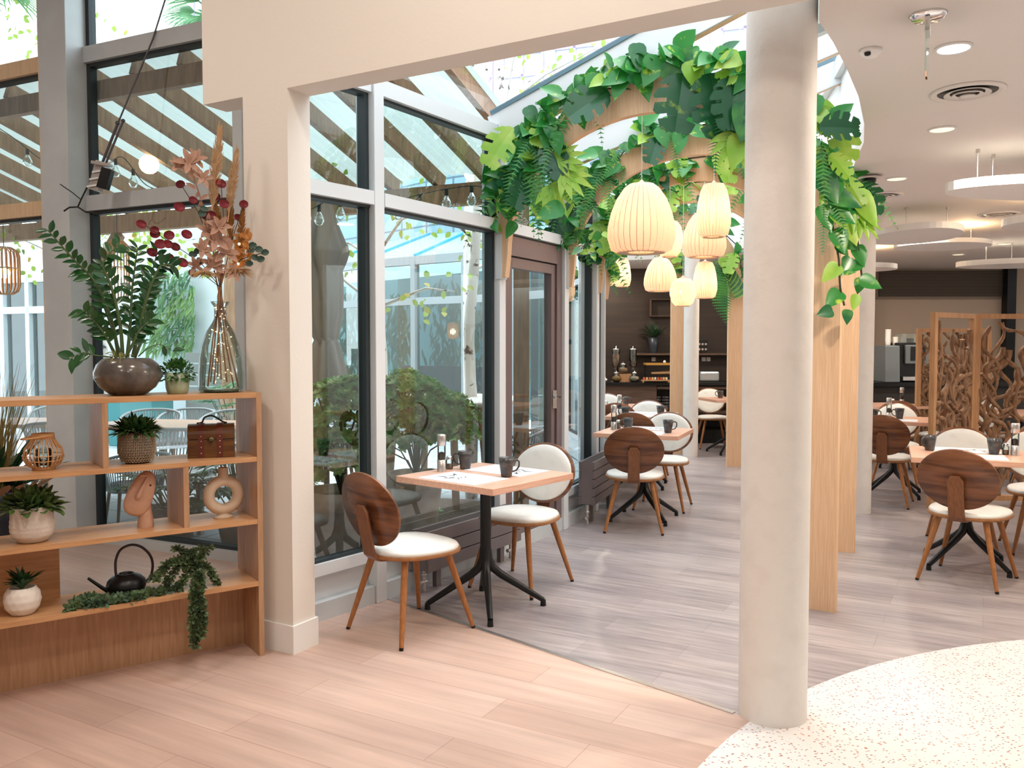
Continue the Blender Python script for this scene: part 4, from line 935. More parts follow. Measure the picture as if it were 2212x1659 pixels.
MB().lathe([(.046, 0), (.047, .002), (.047, .009), (.030, .014), (.022, .025)], 32, sy=.7).build('foot', cr, t)
# --- bottom row
t = stand('potted_aloe', 'spiky green plant in a white pineapple-textured pot on the lowest board', 'plant', 36, 0, .10)
o = MB(); o.lathe([(.038, 0), (.044, .004), (.063, .03), (.069, .062), (.064, .09), (.050, .112), (.046, .113), (.044, .10), (.001, .10)], 60, ribs=lambda a, z: .035*abs(math.sin(7*a+z*55))*abs(math.sin(7*a-z*55))); o.build('pot', mat('matte_white', (.80, .74, .68), .6), t)
spiky(t, (0, 0, .105), .03, 56, .115, .020, mat('aloe', (.02, .07, .02), .45), 12, .98, lo=.35)
t = stand('watering_can', 'round black watering can with hoop handle on the lowest board', 'watering can', 264, 0, .14)
MB().lathe([(.050, 0), (.062, .004), (.078, .025), (.083, .045), (.078, .065), (.062, .082), (.036, .092), (.034, .096), (.030, .096), (.030, .088), (.001, .05)], 40).build('body', M['black'], t)
MB().tube([(-.055, -.01, .012), (-.10, -.02, .05), (-.158, -.03, .105)], [.011, .008, .006], 10).build('spout', M['black'], t)
MB().tube(smooth([(.078, 0, .04), (.104, 0, .07), (.112, 0, .12), (.100, 0, .165), (.065, 0, .205), (.022, 0, .220), (-.02, 0, .205), (-.040, 0, .165), (-.043, 0, .12), (-.040, 0, .085)]), .0058, 10).build('handle', mat('brown_black', (.03, .018, .02), .4), t)
def trail(par, paths, n, L, W, mt, seed, nm='leaves', spread=.018, shape='round'):
    r = random.Random(seed); o = MB(); st = MB()
    for pts in paths:
        pts = [Vector(p) for p in pts]; st.tube(pts, .0016, 5)
        seglen = [(pts[i+1]-pts[i]).length for i in range(len(pts)-1)]; tot = sum(seglen)
        for k in range(int(n*tot)):
            x = r.uniform(0, tot); i = 0
            while i < len(seglen)-1 and x > seglen[i]: x -= seglen[i]; i += 1
            p = pts[i].lerp(pts[i+1], min(1, x/seglen[i])); d = Vector((r.uniform(-1, 1), r.uniform(-1, 1), r.uniform(-.5, 1))).normalized()
            o.leaf(p+d*r.uniform(0, spread)*.6, d, Vector((r.uniform(-1, 1), -1, r.uniform(-1, 1))), L*r.uniform(.7, 1.2), W*r.uniform(.7, 1.2), .1, shape)
    st.build('vines', M['vine'], par); return o.build(nm, mt, par)
t = stand('eucalyptus_garland', 'grey-green eucalyptus strand lying around the black watering can', 'garland', 264, 0, .08)
def E(u, v, y=.08): x = sl(u, v, y, 264, 0, 0); return Vector((x[0], y-.08, max(x[2], .008)))
pp = [[E(140, 1300, .03), E(200, 1290, .05), E(250, 1282, .04), E(300, 1270, .05), E(350, 1262, .04), E(385, 1262, .05)], [E(160, 1288, .07), E(220, 1272, .08), E(280, 1268, .05), E(330, 1265, .09)], [E(150, 1296, .09), E(190, 1280, .12), E(210, 1275, .1)], [E(180, 1300, .02), E(260, 1290, .015), E(310, 1275, .02)]]
pp = [[Vector((p.x, p.y, .012)) for p in q] for q in pp]
trail(t, pp, 900, .020, .015, M['euc'], 21, spread=.028)
t = stand('trailing_plant', 'trailing plant in a tiny terracotta pot, hanging over the lowest shelf edge', 'plant', 416, 0, .10)
def Q(u, v, y=.1): x = sl(u, v, y, 416, 0, 0); return Vector((x[0], y-.15, x[2]))
MB().lathe([(.012, .045), (.017, .085), (.019, .085), (.019, .097), (.001, .097)], 20).build('pot', mat('terracotta', (.50, .14, .06), .8), t)
MB().tube([(0, 0, 0), (0, 0, .046)], .014, 10).build('stand', M['vine'], t)
ev = lambda *ps: [Q(*p) for p in ps]
trail(t, [ev((420, 1225), (395, 1205), (365, 1210), (340, 1230), (318, 1248)), ev((420, 1225), (385, 1200), (350, 1215), (330, 1250, .05)), ev((418, 1222), (430, 1195), (450, 1175)), ev((420, 1222), (440, 1215), (455, 1240), (462, 1258)), ev((418, 1222), (390, 1185), (370, 1180)),
          ev((418, 1222), (380, 1215), (355, 1250), (350, 1270)), ev((420, 1225), (400, 1230), (385, 1255), (380, 1270)),
          ev((425, 1230, .02), (418, 1270, -.02), (420, 1320, -.03), (415, 1390, -.03)), ev((420, 1230, .02), (410, 1275, -.02), (407, 1330, -.03), (410, 1385, -.03)), ev((425, 1230, .02), (428, 1280, -.02), (432, 1330, -.03), (426, 1370, -.03)), ev((430, 1230, .02), (420, 1280, -.02), (415, 1340, -.03)), ev((420, 1200), (400, 1190), (430, 1180))],
      1150, .017, .013, mat('trailing_leaf', (.06, .10, .045), .5, noise=((.17, .24, .10), 25, .4, .7), trans=.15), 22, spread=.02)
# --- floor planter behind the shelf
t = thing('floor_planter', 'big dark rounded planter with grasses standing behind the shelf at the left edge', 'planter', (-2.78, 4.45, 0), 0)
MB().lathe([(.16, 0), (.19, .02), (.27, .2), (.30, .38), (.28, .56), (.22, .70), (.20, .71), (.19, .66), (.001, .64)], 40).build('pot', mat('blue_black_pot', (.015, .018, .03), .35), t)
spiky(t, (.0, 0, .66), .2, 60, .42, .055, mat('yucca_leaf', (.02, .07, .025), .4), 31, .9, 'broad_leaves', .3)
o = MB(); r = random.Random(8)
for k in range(170):
    a = r.uniform(0, 2*PI); b_ = Vector((.08*math.cos(a), .08*math.sin(a), .66)); h = r.uniform(.35, .72); s = r.uniform(.02, .20); o.tube([b_, b_+Vector((s*.35*math.cos(a), s*.35*math.sin(a), h*.55)), b_+Vector((s*math.cos(a), s*math.sin(a), h))], [.0025, .002, .0006], 3)
o.build('ornamental_grass', mat('straw_grass', (.36, .24, .08), .8, noise=((.20, .22, .06), 5, .4, .6), trans=.2), t)
o = MB()
for k in range(26): a = 2*PI*k/26; c_ = (.24*math.cos(a), .24*math.sin(a), .70); o.leaf(c_, (math.cos(a), math.sin(a), .7), (0, 0, 1), .13, .06, .05, 'long')
o.build('wooden_petals', mat('wood_petal', (.50, .30, .17), .6), t)
# --- window opener with its cable on the grey post
cpos = D(219, 382, 5.95)
t = thing('window_actuator', 'metal window-opener mechanism with rods strapped to the grey post', 'window actuator', cpos, 0)
def K(u, v, Y=5.95): return D(u, v, Y)-cpos
ax = (K(232, 350)-K(208, 410)).normalized()
o = MB(); o.bar(K(205, 412), K(222, 350), .075, .07); o.build('housing', M['steel'], t, bevel=.006)
o = MB(); o.bar(K(222, 408, 5.92), K(234, 365, 5.92), .06, .07); o.build('motor', M['black'], t, bevel=.004)
o = MB()
for f in (.15, .4, .65, .9): c_ = K(205, 412).lerp(K(228, 350), f); o.bar(c_+Vector((-.045, -.045, -.01)), c_+Vector((.075, -.045, .01)), .008, .012)
o.build('clamp_bands', M['alulight'], t)
MB().bar(K(200, 351, 5.9), K(240, 358, 5.9), .05, .02).build('bracket', M['steel'], t)
o = MB(); o.tube([K(222, 350), K(254, 268)], .010, 8); o.tube([K(254, 268), K(330, 85), K(366, -30)], .006, 8); o.tube([K(229, 352, 5.9), K(266, 262, 5.9)], .008, 8); o.ball(K(266, 261, 5.9), .014); o.ball(K(254, 266), .016)
o.build('push_rods', mat('dark_steel', (.10, .09, .10), .4, .7), t)
t = thing('cable', 'thin dark cable sagging across the post and the lower transom', 'cable', D(140, 455, 5.93))
q = D(140, 455, 5.93)
MB().tube([D(u, v, 5.93)-q for u, v in [(138, 456), (150, 448), (168, 447), (185, 458), (215, 461), (260, 455)]], .006, 6).tube([D(u, v, 5.93)-q for u, v in [(168, 447), (178, 425), (188, 405)]], .006, 6).tube([D(u, v, 5.93)-q for u, v in [(130, 398), (155, 415), (176, 432)]], .004, 6).build('wire', M['black'], t)
# ================================================================ GREENERY ON THE ARCHES
def monst(o, b, d, n, L, W, droop=.25, lobes=4):
    b = Vector(b); d = Vector(d).normalized(); n = Vector(n); n = (n-d*n.dot(d)).normalized(); r = d.cross(n)
    def P(t, x): return b+d*L*t+r*x*W+n*(abs(x)*.18*W-0)-Vector((0, 0, 1))*droop*L*max(t, 0)**2
    wid = lambda t: .5*math.sin(PI*min(1, max(0, (t+.22)/1.25)))**.7
    for sg in (-1, 1):
        inner = []
        for k in range(lobes):
            t0 = -.06+k*.98/lobes; t1 = t0+.98/lobes; g = .20/lobes; w0 = wid(t0+.05); w1 = wid(min(t1+.03, .99))
            a0 = P(t0, 0); a1 = P(t1, 0); m0 = P(t0+.03, sg*w0*.5); m1 = P(t1+.03, sg*w1*.5); e0 = P(t0+.10+g*.3, sg*w0*.95); e1 = P(t1+.10-g, sg*w1); em = P((t0+t1)/2+.13, sg*(w0+w1)*.54)
            n0 = m0.lerp(m1, .12); n1 = m0.lerp(m1, .86)
            v = [a0, a1, m1, n1, n0, m0, e0, em, e1]
            f = [(0, 5, 4, 3, 2, 1), (4, 6, 7, 8, 3)]
            o.add(v, [q if sg < 0 else q[::-1] for q in f], 0, True)
def frond(o, b, d, L, W, n=15, droop=.6, side=None):
    b = Vector(b); d = Vector(d).normalized(); z = Vector((0, 0, 1)); p0 = b; pts = []
    for i in range(n+1): t = i/n; pts.append(b+d*L*t-z*droop*L*t*t)
    s = Vector(side) if side else d.cross(Vector((0, -1, .2)))
    q = pts[::3]; o.tube(q, [.0022*(1-.7*i/len(q)) for i in range(len(q))], 3)
    for i in range(1, n+1):
        t = i/n; w = W*(math.sin(PI*min(1, t*.85+.15))**.8)*.5+.004; dd = (pts[i]-pts[i-1]).normalized(); sd = (s-dd*s.dot(dd)).normalized(); nn = dd.cross(sd)
        for sg in (-1, 1):
            e = pts[i]+sd*sg*w+dd*w*.35-z*w*.1; hw = L/n*.34; o.add([pts[i]-dd*hw, pts[i]+dd*hw, e], [(0, 1, 2)], 0, False)
            m1 = (pts[i]+e)/2
def palm(o, b, d, n, L, k=7, W=.25):
    b = Vector(b); d = Vector(d).normalized(); n = Vector(n); n = (n-d*n.dot(d)).normalized(); r = d.cross(n)
    for i in range(k): a = (i-(k-1)/2)*.42; dd = d*math.cos(a)+r*math.sin(a); o.leaf(b, dd, n, L*(1-.3*abs(a)/1.3), L*W, .15, 'long', fold=.15)
class Garland:
    def __init__(s, label, loc=(0, 0, 0), rz=0, name='leafy_garland', cat='garland', group=None):
        s.t = thing(name, label, cat, loc, rz, group); s.k = {}; s.inv = (Matrix.Translation(loc) @ Matrix.Rotation(rz, 4, 'Z')).inverted()
    def mb(s, k):
        if k not in s.k: s.k[k] = MB()
        return s.k[k]
    def done(s):
        nm = {'pothos': 'pothos_leaves', 'pothos2': 'dark_pothos_leaves', 'lime': 'lime_leaves', 'monst': 'monstera_leaves', 'fern': 'fern_fronds', 'vine': 'vine_stems', 'limem': 'bright_monstera_leaves'}
        for k, o in s.k.items():
            o.v = [tuple(s.inv @ Vector(v)) for v in o.v]; o.build(nm[k], M['lime' if k == 'limem' else k], s.t)
        return s.t
def rdir(r, down=.5): return Vector((r.uniform(-1, 1), r.uniform(-1, .1), r.uniform(-1-down, .6))).normalized()
def spread_on(g, A, s0, s1, n, seed, dens=(.5, .2, .12, .1, .08), hang=.5, big=1.0, off=(-.06, .10), yo=-.06):
    r = random.Random(seed); tt, span, rz, cx, rx, ho, z0 = A; base = tt.location; d = Vector((math.cos(rz), math.sin(rz), 0)); nn = Vector((-d.y, d.x, 0))
    def pt(f, o_=0, y=0): a = PI*f; return Vector((base.x, base.y, 0))+d*(cx-(rx+o_)*math.cos(a))+nn*y+Vector((0, 0, z0+(ho+o_)*math.sin(a)))
    pts = [pt(s0+(s1-s0)*i/14, .01+.03*math.sin(i*1.7), yo*.5) for i in range(15)]; g.mb('vine').tube(pts, .006, 5)
    for k in range(n):
        f = r.uniform(s0, s1); p = pt(f, r.uniform(*off), r.uniform(yo-.05, .05)); q = r.random(); dr = rdir(r, hang); nrm = Vector((r.uniform(-.6, .6), -1, r.uniform(-.1, .9))); sz = big*r.uniform(.75, 1.2)
        if q < dens[0]: g.mb('pothos').leaf(p, dr, nrm, .135*sz, .105*sz, .15, 'heart', fold=.12)
        elif q < dens[0]+dens[1]: g.mb('pothos2').leaf(p, dr, nrm, .12*sz, .09*sz, .15, 'heart', fold=.12)
        elif q < sum(dens[:3]): g.mb('lime').leaf(p, dr, nrm, .12*sz, .085*sz, .15, 'heart', fold=.12)
        elif q < sum(dens[:4]): frond(g.mb('fern'), p, Vector((r.uniform(-.7, .7), -.3, -.4)), .30*sz, .085*sz)
        elif q < sum(dens): monst(g.mb('monst' if r.random() < .7 else 'limem'), p, Vector((r.uniform(-.5, .5), -.4, -.8)), nrm, .22*sz, .19*sz)
        else: palm(g.mb('lime' if r.random() < .3 else 'pothos2'), p, dr, nrm, .13*sz, 6, .22)
    return pt
def plane_pt(A, u, v, toward=.10):
    tt, span, rz = A[:3]; a = tt.location; d = (math.cos(rz), math.sin(rz)); r = ray(u, v); det = -d[0]*r.y+r.x*d[1]
    t_ = (d[0]*a.y-d[1]*a.x)/(d[0]*r.y-d[1]*r.x)
    return Vector((r.x*t_, r.y*t_, EYE+r.z*t_))-Vector((r.x, r.y, r.z)).normalized()*toward
def hero(g, A, kind, u, v, ang, L, W=None, toward=.10, turn=0):
    p = plane_pt(A, u, v, toward); a = math.radians(ang); d = Vector((math.cos(a), -.18, math.sin(a))); n = Vector((turn, -1, .35)); W = W or L*.8
    if kind in ('monst', 'limem'): monst(g.mb(kind), p, d, n, L, W, .1)
    elif kind == 'fern': frond(g.mb('fern'), p, d, L, W, 18, .25)
    elif kind == 'palm': palm(g.mb('lime'), p, d, n, L, 7, .26)
    else: g.mb(kind).leaf(p, d, n, L, W, .1, 'heart', fold=.12)
g = Garland('lush garland of big leaves and ferns along the nearest oak arch')
A0 = ARCH[0]; spread_on(g, A0, .13, .84, 165, 1, (.60, .18, .12, .02, .03), hang=.1, off=(-.01, .15))
spread_on(g, A0, .06, .30, 60, 2, (.35, .15, .12, .26, .06), off=(-.14, .06))
for h in [('monst', 1475, 165, -100, .34, .30), ('monst', 1535, 165, -80, .36, .34), ('monst', 1310, 200, -150, .30, .24), ('monst', 1585, 170, -95, .30, .26), ('pothos', 1420, 130, -120, .18, .15), ('pothos2', 1450, 170, 60, .24, .17), ('pothos', 1290, 165, -95, .18, .15),
          ('limem', 1105, 280, -125, .30, .22), ('pothos2', 1375, 100, -85, .16, .11), ('pothos2', 1140, 235, -60, .13, .10), ('pothos', 1185, 270, -100, .16, .12), ('pothos', 1245, 230, -70, .15, .12), ('pothos', 1345, 160, -110, .17, .12), ('pothos', 1385, 160, -75, .17, .12),
          ('palm', 1215, 375, -20, .22), ('palm', 1190, 400, -60, .22), ('palm', 1205, 345, 20, .20), ('lime', 1490, 140, -70, .18, .13), ('lime', 1595, 125, 200, .16, .12), ('lime', 1600, 300, -110, .18, .14), ('palm', 1590, 290, -100, .22), ('pothos', 1210, 450, -160, .18, .13), ('lime', 1160, 440, -60, .15, .12), ('pothos', 1080, 395, 180, .12, .08), ('pothos', 1070, 420, 190, .12, .08), ('pothos2', 1065, 440, -100, .09, .07),
          ('lime', 1570, 160, -60, .14, .12), ('pothos2', 1610, 230, -100, .2, .15)]: hero(g, A0, *h)
for k, (u, v, a, L_) in enumerate([(1125, 330, -95, .42), (1140, 330, -85, .45), (1110, 335, -100, .36), (1155, 320, -75, .42), (1170, 340, -70, .38), (1130, 350, -110, .30), (1165, 350, -90, .38), (1185, 330, -60, .32), (1100, 350, -90, .34), (1150, 370, -80, .36), (1560, 210, -90, .30), (1580, 200, -95, .26), (1550, 260, -95, .26), (1595, 190, -80, .3)]): hero(g, A0, 'fern', u, v, a, L_, .11)
g.done()
g = Garland('leafy garland over the second oak arch, above the largest pendant lamp')
A1 = ARCH[1]; spread_on(g, A1, .12, .86, 100, 3, (.50, .26, .12, .05, .02), hang=.1, off=(.0, .13))
spread_on(g, A1, .05, .30, 55, 4, (.3, .35, .08, .12, .02), off=(-.10, .05), big=.85)
for h in [('pothos', 1425, 280, -70, .15, .12), ('pothos', 1470, 290, -100, .15, .12), ('pothos', 1495, 280, -20, .15, .12), ('pothos2', 1310, 330, -90, .16, .12), ('pothos', 1240, 400, -80, .16, .13), ('lime', 1255, 365, -80, .13, .1), ('monst', 1420, 300, -110, .2, .18), ('monst', 1230, 440, -95, .22, .16), ('monst', 1205, 480, -110, .24, .17), ('limem', 1570, 320, -100, .2, .17)]: hero(g, A1, *h)
for u, v, a, L_ in [(1290, 365, -110, .38), (1315, 340, -120, .32), (1320, 370, -95, .32), (1350, 310, -130, .3), (1270, 400, -100, .3), (1230, 440, -100, .25), (1450, 280, -80, .3)]: hero(g, A1, 'fern', u, v, a, L_, .10)
g.done()
for i, (n, lb) in enumerate([(130, 'dense leaves covering the third oak arch behind the lamps'), (110, 'mixed leaves over the fourth oak arch in the passage'), (100, 'dark trailing leaves on the fifth oak arch near its broad leg'), (80, 'ivy and fern leaves on the furthest oak arch')]):
    g = Garland(lb); spread_on(g, ARCH[i+2], .08, .93, n, 10+i, (.36, .30, .12, .10, .07), off=(-.10, .14), big=1.15)
    spread_on(g, ARCH[i+2], .05, .25, 30, 20+i, (.3, .4, .05, .1, .02), off=(-.2, .05))
    if i == 2:
        for k in range(8): hero(g, ARCH[4], 'fern', 1545+k*4, 560+k*6, -95, .45, .14)
        for k in range(22): hero(g, ARCH[4], 'pothos2' if k % 3 else 'lime', 1560+k*2.2, 560+k*3, -70-k*3, .16, .13)
    g.done()
# trailing greenery at the right ends of the first two arches
def vinepath(g, pts, Y, n, seed, kinds=('pothos', 'lime', 'pothos2'), L_=.12, rad=.006):
    r = random.Random(seed); P_ = smooth([D(u, v, Y) for u, v in pts]); g.mb('vine').tube(P_, rad, 6)
    for k in range(n):
        i = r.randrange(len(P_)); p = P_[i]; a = r.choice((-1, 1))*r.uniform(.3, 1.4)
        d = Vector((math.sin(a), r.uniform(-.4, .1), -abs(math.cos(a))*.8)); kd = kinds[r.randrange(len(kinds))]; s = r.uniform(.8, 1.2)
        g.mb(kd).leaf(p+d*.015, d, Vector((r.uniform(-.5, .5), -1, .4)), L_*s, L_*.8*s, .1, 'heart', fold=.12)
g = Garland('trailing vines with variegated leaves hanging right of the thick column')
vinepath(g, [(1768, 300), (1790, 350), (1795, 430), (1800, 500), (1812, 560), (1815, 620), (1824, 660)], 4.5, 9, 41, L_=.10)
vinepath(g, [(1790, 350), (1820, 400), (1845, 470), (1855, 540), (1862, 600)], 4.7, 10, 42, L_=.10)
vinepath(g, [(1760, 330), (1800, 370), (1830, 410), (1850, 440)], 4.6, 16, 43, ('lime', 'pothos', 'pothos2'), L_=.10)
class AA: pass
def free(kind, u, v, Y, ang, L_, W=None, turn=0):
    p = D(u, v, Y); a = math.radians(ang); d = Vector((math.cos(a), -.2, math.sin(a))); n = Vector((turn, -1, .35)); W = W or L_*.8
    if kind in ('monst', 'limem'): monst(g.mb(kind), p, d, n, L_, W, .1)
    elif kind == 'fern': frond(g.mb('fern'), p, d, L_, W, 18, .25)
    elif kind == 'palm': palm(g.mb('lime'), p, d, n, L_, 7, .26)
    else: g.mb(kind).leaf(p, d, n, L_, W, .1, 'heart', fold=.12)
for h in [('monst', 1775, 275, 4.5, 0, .20, .18), ('limem', 1795, 335, 4.5, -50, .15, .12), ('limem', 1828, 385, 4.6, -60, .17, .11), ('pothos', 1800, 390, 4.5, -100, .14, .11), ('pothos2', 1772, 380, 4.5, -60, .17, .14), ('pothos2', 1790, 420, 4.5, -20, .18, .12), ('lime', 1850, 420, 4.6, -60, .2, .13), ('palm', 1845, 425, 4.6, -95, .18), ('lime', 1830, 480, 4.6, -70, .13, .11), ('pothos', 1805, 500, 4.5, -70, .12, .11), ('pothos', 1850, 535, 4.7, -70, .11, .09),
          ('pothos2', 1795, 672, 4.45, 190, .085, .075), ('pothos', 1862, 605, 4.6, -20, .11, .09), ('lime', 1850, 640, 4.55, -110, .08, .06), ('pothos2', 1830, 672, 4.5, -95, .07, .06), ('pothos', 1825, 590, 4.5, 10, .06, .03), ('fern', 1775, 300, 4.5, -90, .3, .1), ('fern', 1790, 400, 4.5, -70, .25, .1), ('fern', 1780, 440, 4.5, -95, .22, .09), ('pothos', 1775, 450, 4.5, -70, .13, .1), ('pothos2', 1835, 560, 4.6, -120, .1, .08), ('palm', 1860, 470, 4.6, -50, .14), ('pothos', 1800, 455, 4.5, -30, .13, .1), ('pothos', 1770, 320, 4.6, -80, .16, .13)]: free(*h)
g.done()
g = Garland('short vine with heart leaves dangling beside the second mullion'); g.t['category'] = 'vine'
vinepath(g, [(1250, 545), (1262, 530), (1290, 520), (1300, 500)], 6.3, 5, 51, L_=.07, rad=.003); vinepath(g, [(1262, 530), (1275, 545), (1292, 548)], 6.3, 3, 52, L_=.06, rad=.003); g.done()
# ================================================================ CEILING FIXTURES
def cpos(u, v, z=ZC): return G(u, v, z)
def downlight(u, v, rad, label, lit=True):
    p = cpos(u, v); t = thing('downlight', label, 'ceiling light', (p.x, p.y, ZC-.012), 0)
    MB().lathe([(rad*.86, .004), (rad, .0), (rad*1.02, .006), (rad*1.02, .012), (rad*.86, .012)], 32).build('trim_ring', M['white'], t)
    MB().lathe([(.001, .006), (rad*.86, .006), (rad*.86, .010), (.001, .010)], 32).build('lens', M['glowwhite'] if lit else M['warmlens'], t)
M['warmlens'] = emis('warm_downlight_lens', (1, .72, .45), 1.3)
downlight(2060, 102, .070, 'bright round ceiling downlight nearest the exit sign')
downlight(2035, 278, .072, 'warm round downlight beyond the large ceiling air diffuser', False)
downlight(1937, 385, .075, 'small warm downlight in front of the hanging ceiling rafts', False)
downlight(2170, 526, .08, 'distant warm downlight above the louvre grille', False)
downlight(2070, 549, .08, 'faint distant downlight left of the rearmost ceiling raft', False)
def diffuser(u, v, rad, label):
    p = cpos(u, v); t = thing('air_diffuser', label, 'air vent', (p.x, p.y, ZC-.02), 0)
    MB().lathe([(rad*.78, .018), (rad*.86, .006), (rad, .012), (rad, .02), (rad*.78, .02)], 40).build('outer_ring', M['ceil'], t)
    MB().lathe([(.001, .016), (rad*.8, .016), (rad*.8, .0195), (.001, .0195)], 40).build('dark_void', M['black'], t)
    for k, q in enumerate((.62, .42, .22)): MB().lathe([(rad*q*.74 if k < 2 else .001, .012-.006*k), (rad*q, .0-.006*k+.003), (rad*q, .006-.006*k+.003), (rad*q*.74 if k < 2 else .001, .016-.006*k)], 36).build('cone', M['ceil'], t)
diffuser(2090, 197, .165, 'large round ceiling air diffuser right of the security dome')
diffuser(1903, 421, .17, 'round air diffuser beside the slim column')
diffuser(2158, 462, .18, 'round air diffuser above the hanging rafts on the right')
p = cpos(1880, 107); t = thing('smoke_detector', 'small white ceiling detector dome near the exit sign', 'detector', (p.x, p.y, ZC-.03), .5)
MB().lathe([(.001, -.008), (.028, .0), (.040, .014), (.046, .03), (.001, .03)], 28).build('dome', M['white'], t); MB().lathe([(.001, -.004), (.012, .0), (.014, .01), (.001, .012)], 16, (-.028, -.01, .0)).build('sensor', M['black'], t)
p = cpos(1876, 380); t = thing('spotlight', 'small dark ceiling spot at the head of the slim column', 'ceiling light', (p.x, p.y, ZC-.07), 0)
MB().lathe([(.10, .05), (.06, .07), (.001, .07)], 24).build('base', M['ceil'], t); MB().lathe([(.001, .0), (.04, .01), (.055, .03), (.05, .055), (.001, .06)], 20).build('eye', M['black'], t)
p = cpos(2005, 32); t = thing('exit_sign', 'clear blade exit sign hanging from a chrome ceiling rose', 'sign', (p.x, p.y, ZC), math.radians(62))
MB().lathe([(.001, -.022), (.05, -.018), (.062, -.008), (.066, 0), (.001, 0)], 32).build('rose', M['chrome'], t)
o = MB(); o.prism([(-.13, -.06), (.10, -.06), (.10, -.18), (-.02, -.24), (-.13, -.24)], -.003, .003); o.v = [(x, z, y) for x, y, z in o.v]; o.build('blade', M['clear'], t)
MB().box((0, 0, -.045), (.10, .016, .05)).build('holder', M['white'], t)
# hanging acoustic rafts
def rz(cx, cy, rx, ry, n=10, rot=0, egg=0): return [(cx+(rx*(1+egg*math.sin(2*PI*i/n)))*math.cos(2*PI*i/n)*math.cos(rot)-ry*math.sin(2*PI*i/n)*math.sin(rot), cy+rx*math.cos(2*PI*i/n)*math.sin(rot)+ry*math.sin(2*PI*i/n)*math.cos(rot)) for i in range(n)]
def raft2(c, rx, ry, rot, zb, th, label, cords, egg=0):
    t = thing('ceiling_raft', label, 'ceiling raft', (c[0], c[1], zb), rot, 'white acoustic rafts')
    MB().prism(rz(0, 0, rx, ry, 44, 0, egg), 0, th, 0, False).build('panel', M['white'], t, bevel=.005)
    for x, y in cords: MB().tube([(x, y, th), (x, y, ZC-zb)], .004, 5).tube([(x, y, ZC-zb-.02), (x, y, ZC-zb)], .013, 8).build('hanger', M['steel'], t)
raft2((3.58, 5.36), .86, .34, .03, 2.43, .055, 'largest white ceiling raft, hanging at the upper right', [(-.70, -.04), (-.52, .1), (.4, 0)])
raft2((3.63, 7.72), .40, .60, -.15, 2.45, .055, 'rounded white ceiling raft just right of the slim column', [(-.12, -.2), (.22, -.2)], .12)
raft2((4.50, 8.92), .47, .42, 0, 2.50, .045, 'flat oval ceiling raft between two glowing light patches', [(.15, .1), (.3, 0)])
raft2((5.98, 9.95), .72, .38, -.25, 2.40, .06, 'rearmost ceiling raft above the louvre grille', [(-.4, 0), (-.1, .1), (.1, 0)])
raft2((4.20, 10.25), .41, .36, 0, 2.38, .055, 'small far ceiling raft peeping out beside the slim column', [(.1, 0)])
raft2((4.58, 6.95), .55, .40, 0, 2.45, .06, 'ceiling raft cut off by the right edge of the picture', [(0, 0)])
# ================================================================ BACK WALL, BUFFET, COFFEE
p0 = D(1898, 612, 13.38); p1 = D(2176, 612, 13.38)
t = thing('louvre_grille', 'long dark louvred ventilation grille high on the beige wall', 'vent grille', ((p0.x+p1.x)/2, 13.38, D(2000, 641, 13.38).z), 0)
gw = p1.x-p0.x; gh = D(2000, 584, 13.38).z-D(2000, 641, 13.38).z
MB().box((0, .005, gh/2), (gw+.1, .01, gh+.08)).build('frame', mat('grille_frame', (.30, .24, .19), .7), t)
o = MB(); n = 18
for i in range(n): o.box((0, -.015, gh*(i+.5)/n), (gw, .02, gh/n*.42))
o.build('slats', mat('grille_slat', (.17, .14, .11), .6), t)
MB().box((0, -.002, gh/2), (gw, .004, gh)).build('dark_backing', mat('grille_dark', (.04, .035, .03), .8), t)
q = D(1887, 700, 13.0); struct(MB().box((q.x, 13.25, ZC/2), (.13, .2, ZC)).build('trim_30', M['black']))
q2 = D(2203, 700, 13.0); struct(MB().box((q2.x, 13.3, ZC/2), (.14, .15, ZC)).build('trim_31', M['black']))
cu = bpy.data.curves.new('letter', 'FONT'); cu.body = 'e'; cu.size = .30; cu.extrude = .006; lo = bpy.data.objects.new('wall_letter', cu); COL.objects.link(lo)
cu.materials.append(mat('orange_letter', (.70, .25, .07), .5)); q = D(1873, 661, 13.13); lo.location = (q.x, 13.14, q.z); lo.rotation_euler = (PI/2, 0, 0)
me_ = bpy.data.meshes.new_from_object(lo); l2_ = bpy.data.objects.new('wall_letter', me_); COL.objects.link(l2_); l2_.location = lo.location; l2_.rotation_euler = lo.rotation_euler; bpy.data.objects.remove(lo); l2_.name = 'wall_letter'
tag(l2_, 'orange letter on the dark post beside the slim column', 'letter')
# buffet counter
CZ = .92
t = thing('buffet_counter', 'long dark-topped buffet counter before the dark board wall', 'counter', (.9, 12.75, 0), 0)
MB().box((1.55, .25, CZ-.025), (3.3, .66, .05)).build('worktop', M['black'], t, bevel=.003)
dk = wood('dark_walnut_board', (.085, .05, .035), (.14, .085, .06), 0, .5, 4, 10)
MB().box((.75, .27, .435), (1.05, .60, .87)).build('cabinet_front', dk, t)
MB().box((2.23, .48, .44), (1.9, .05, .88)).build('back_panel', M['black'], t)
MB().box((2.23, .25, .835), (1.9, .6, .04)).build('upper_rail', dk, t); MB().box((2.23, .25, .46), (1.9, .6, .03)).build('middle_shelf', dk, t); MB().box((2.23, .25, .10), (1.9, .6, .2)).build('plinth', M['black'], t); MB().box((3.19, .25, .435), (.04, .6, .87)).build('end_panel', dk, t)
def bp(u, v, Y=12.9): q = D(u, v, Y); return q
def obj1(name, label, cat, mb, mt, loc, group=None): return tag(mb.build(name, mt, loc=loc), label, cat, group)
G2 = 'stacked crockery under the buffet'
